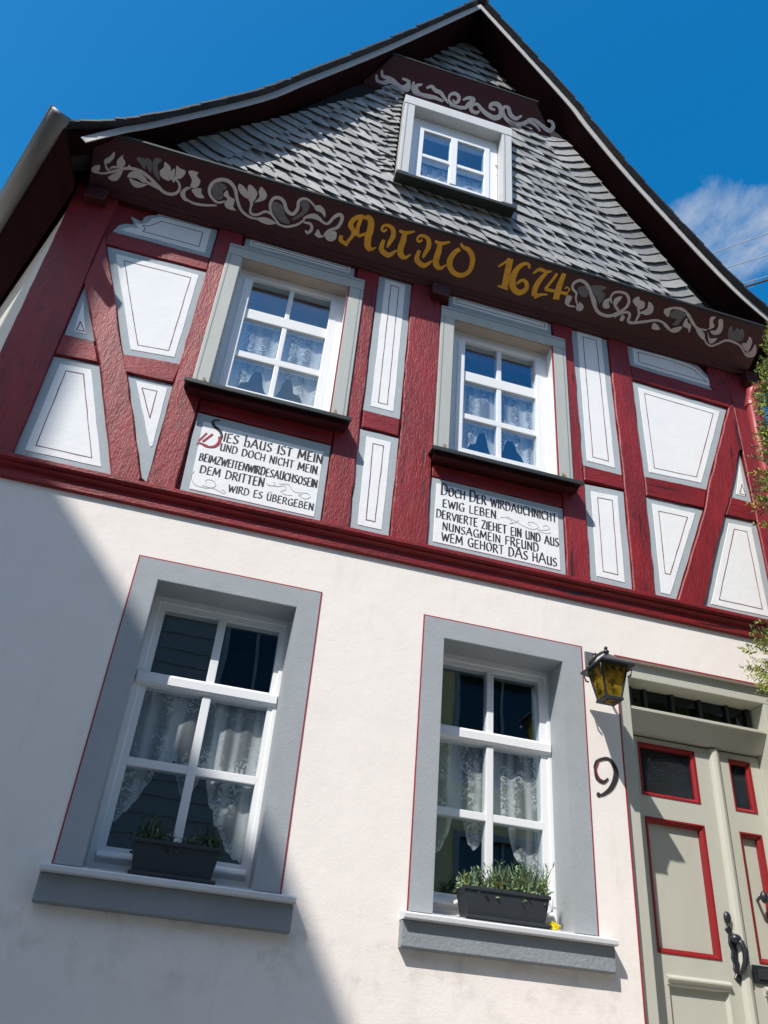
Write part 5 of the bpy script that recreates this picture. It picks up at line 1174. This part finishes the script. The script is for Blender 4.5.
# ------------------------------------------------------------ overhead cables
MB().tube([(3.46,2.14,6.0),(3.46,2.14,9.3)], .03, 8).build('roof_mast','zinc',H)
for nm_, B_, r_c, m_c, lb in (('power_cable',(4.829,.785,8.6),.013,'cable','thick black cable, lowest in the sky at the right'),
        ('power_cable',(4.858,.658,9.2),.006,'cable_light','thin pale cable, highest of those in the sky at the right'),
        ('power_cable',(4.900,.770,9.0),.006,'cable_light','thin pale cable in the middle of those at the right'),
        ('power_cable',(4.868,.809,8.7),.005,'cable_light','thin pale cable just above the thick black one')):
    a_ = Vector((3.46,2.14,B_[2])); b_ = a_+(Vector(B_)-a_)*7.5
    o = MB().tube([tuple(a_),tuple(Vector(B_)),tuple(b_)], r_c, 6).build(nm_, m_c); o['label'] = lb; o['category'] = 'cable'; o['group'] = 'overhead cables'

# ------------------------------------------------------------ houses across the street (they throw the shade and fill the window reflections)
def opp_house(name, loc, label, x0, x1, ze, zr, yf, depth, m, wins, gable=False, trim='upvc'):
    t = thing(name, loc, label, 'house')
    hs_ = [(a,b,c,d_) for a,b,c,d_ in wins]
    plate(x0,x1,GROUND,ze,yf-.3,yf,hs_).build('wall',m,t)
    MB().box(x0,x1,yf-depth,yf-depth+.3,GROUND,ze).build('wall',m,t)
    MB().box(x0,x0+.3,yf-depth+.301,yf-.301,GROUND,ze).build('wall',m,t); MB().box(x1-.3,x1,yf-depth+.301,yf-.301,GROUND,ze).build('wall',m,t)
    for a,b,c,d_ in wins:
        w = MB(); ring(w,(a-.09,b+.09,c-.09,d_+.09),(a,b,c,d_),yf-.1,yf+.03); w = w.build('window',trim,t)
        MB().box(a,b,yf-.12,yf-.11,c,d_).build('pane','dark_win',w); MB().box((a+b)/2-.025,(a+b)/2+.025,yf-.105,yf-.06,c,d_).build('glazing_bar',trim,w)
    return t
A_WIN = [(-2.18, -0.61, 6.1, 7.6), (0.57, 1.57, 6.17, 7.73), (2.79, 3.82, 6.1, 7.6), (-4.36, -3.13, 6.1, 7.6), (-2.04, -0.82, 2.15, 4.05), (1.36, 2.59, 2.15, 4.05)]
A = opp_house('clapboard_house',(-.6,-11.0,GROUND),'grey clapboard house across the street with dark grey framed windows',-3.9,4.09,8.2,9.6,-9.0,4.5,'clap',A_WIN,trim='casing_dark')
cb = MB()
for k in range(29):
    z = GROUND+.2+k*.265
    segs = [(-3.9,4.09)]
    for a,b,c,d_ in A_WIN:
        if c-.1 < z+.13 < d_+.26:
            segs = [s_ for (p,q) in segs for s_ in ([(p,a-.1),(b+.1,q)] if p < a and q > b else [(p,q)])]
    for p,q in segs: cb.extrude_x([(-8.998,z),(-8.950,z),(-8.980,z+.27),(-8.998,z+.27)], p, q)
cb.build('cladding','clap',A,kind='stuff')
MB().extrude_x([(-8.75,8.15),(-8.75,8.25),(-11.25,9.8),(-13.75,8.25),(-13.75,8.15),(-11.25,9.65)], -3.95,4.14).build('roof','roof_far',A)
B = opp_house('ochre_house',(7.6,-11.4,GROUND),'ochre rendered house across the street with dark windows',4.2,11.2,7.8,9.4,-9.2,4.5,'brick_ochre',[(4.77, 6.47, 5.83, 7.73), (7.63, 9.0, 5.83, 7.6), (4.84, 6.41, 2.15, 4.87), (7.63, 9.0, 2.01, 4.19)],trim='casing_dark')
MB().extrude_x([(-8.95,7.75),(-8.95,7.85),(-11.45,9.5),(-13.95,7.85),(-13.95,7.75),(-11.45,9.35)], 4.17,11.3).build('roof','roof_far',B)
# tall steep-roofed house whose gable throws the diagonal shadow
Ct = thing('tall_gabled_house',(-6.3,-7.5,GROUND),'tall steep gabled house across the street that shades the left side','house')
gp_ = [(-8.9,GROUND),(-3.96,GROUND),(-3.96,9.45),(-4.53,10.46),(-4.72,10.74),(-4.90,11.02),(-5.66,11.88),(-6.0,12.26),(-6.26,12.58),(-8.9,9.4)]
MB().prism(gp_, -11.5, -5.5).build('wall','side_plaster',Ct)
MB().add([(-3.86,-5.46,9.38),(-4.86,-5.46,11.07),(-6.26,-5.46,12.63),(-3.86,-11.6,9.38),(-4.86,-11.6,11.07),(-6.26,-11.6,12.63),(-9.0,-5.46,9.4),(-9.0,-11.6,9.4)],[(0,1,4,3),(1,2,5,4),(2,6,7,5)]).build('roof','roof_far',Ct)
MB().box(-7.7,-6.86,-6.02,-5.52,10.9,15.1).build('chimney','stone',Ct)
for xx in (-7.6,-5.4):
    for zz_ in (2.0,4.8,7.4):
        w = MB(); ring(w,(xx-.5,xx+.5,zz_-.1,zz_+1.4),(xx-.4,xx+.4,zz_,zz_+1.3),-5.499,-5.44); w = w.build('window','upvc',Ct); MB().box(xx-.4,xx+.4,-5.49,-5.48,zz_,zz_+1.3).build('pane','dark_win',w)
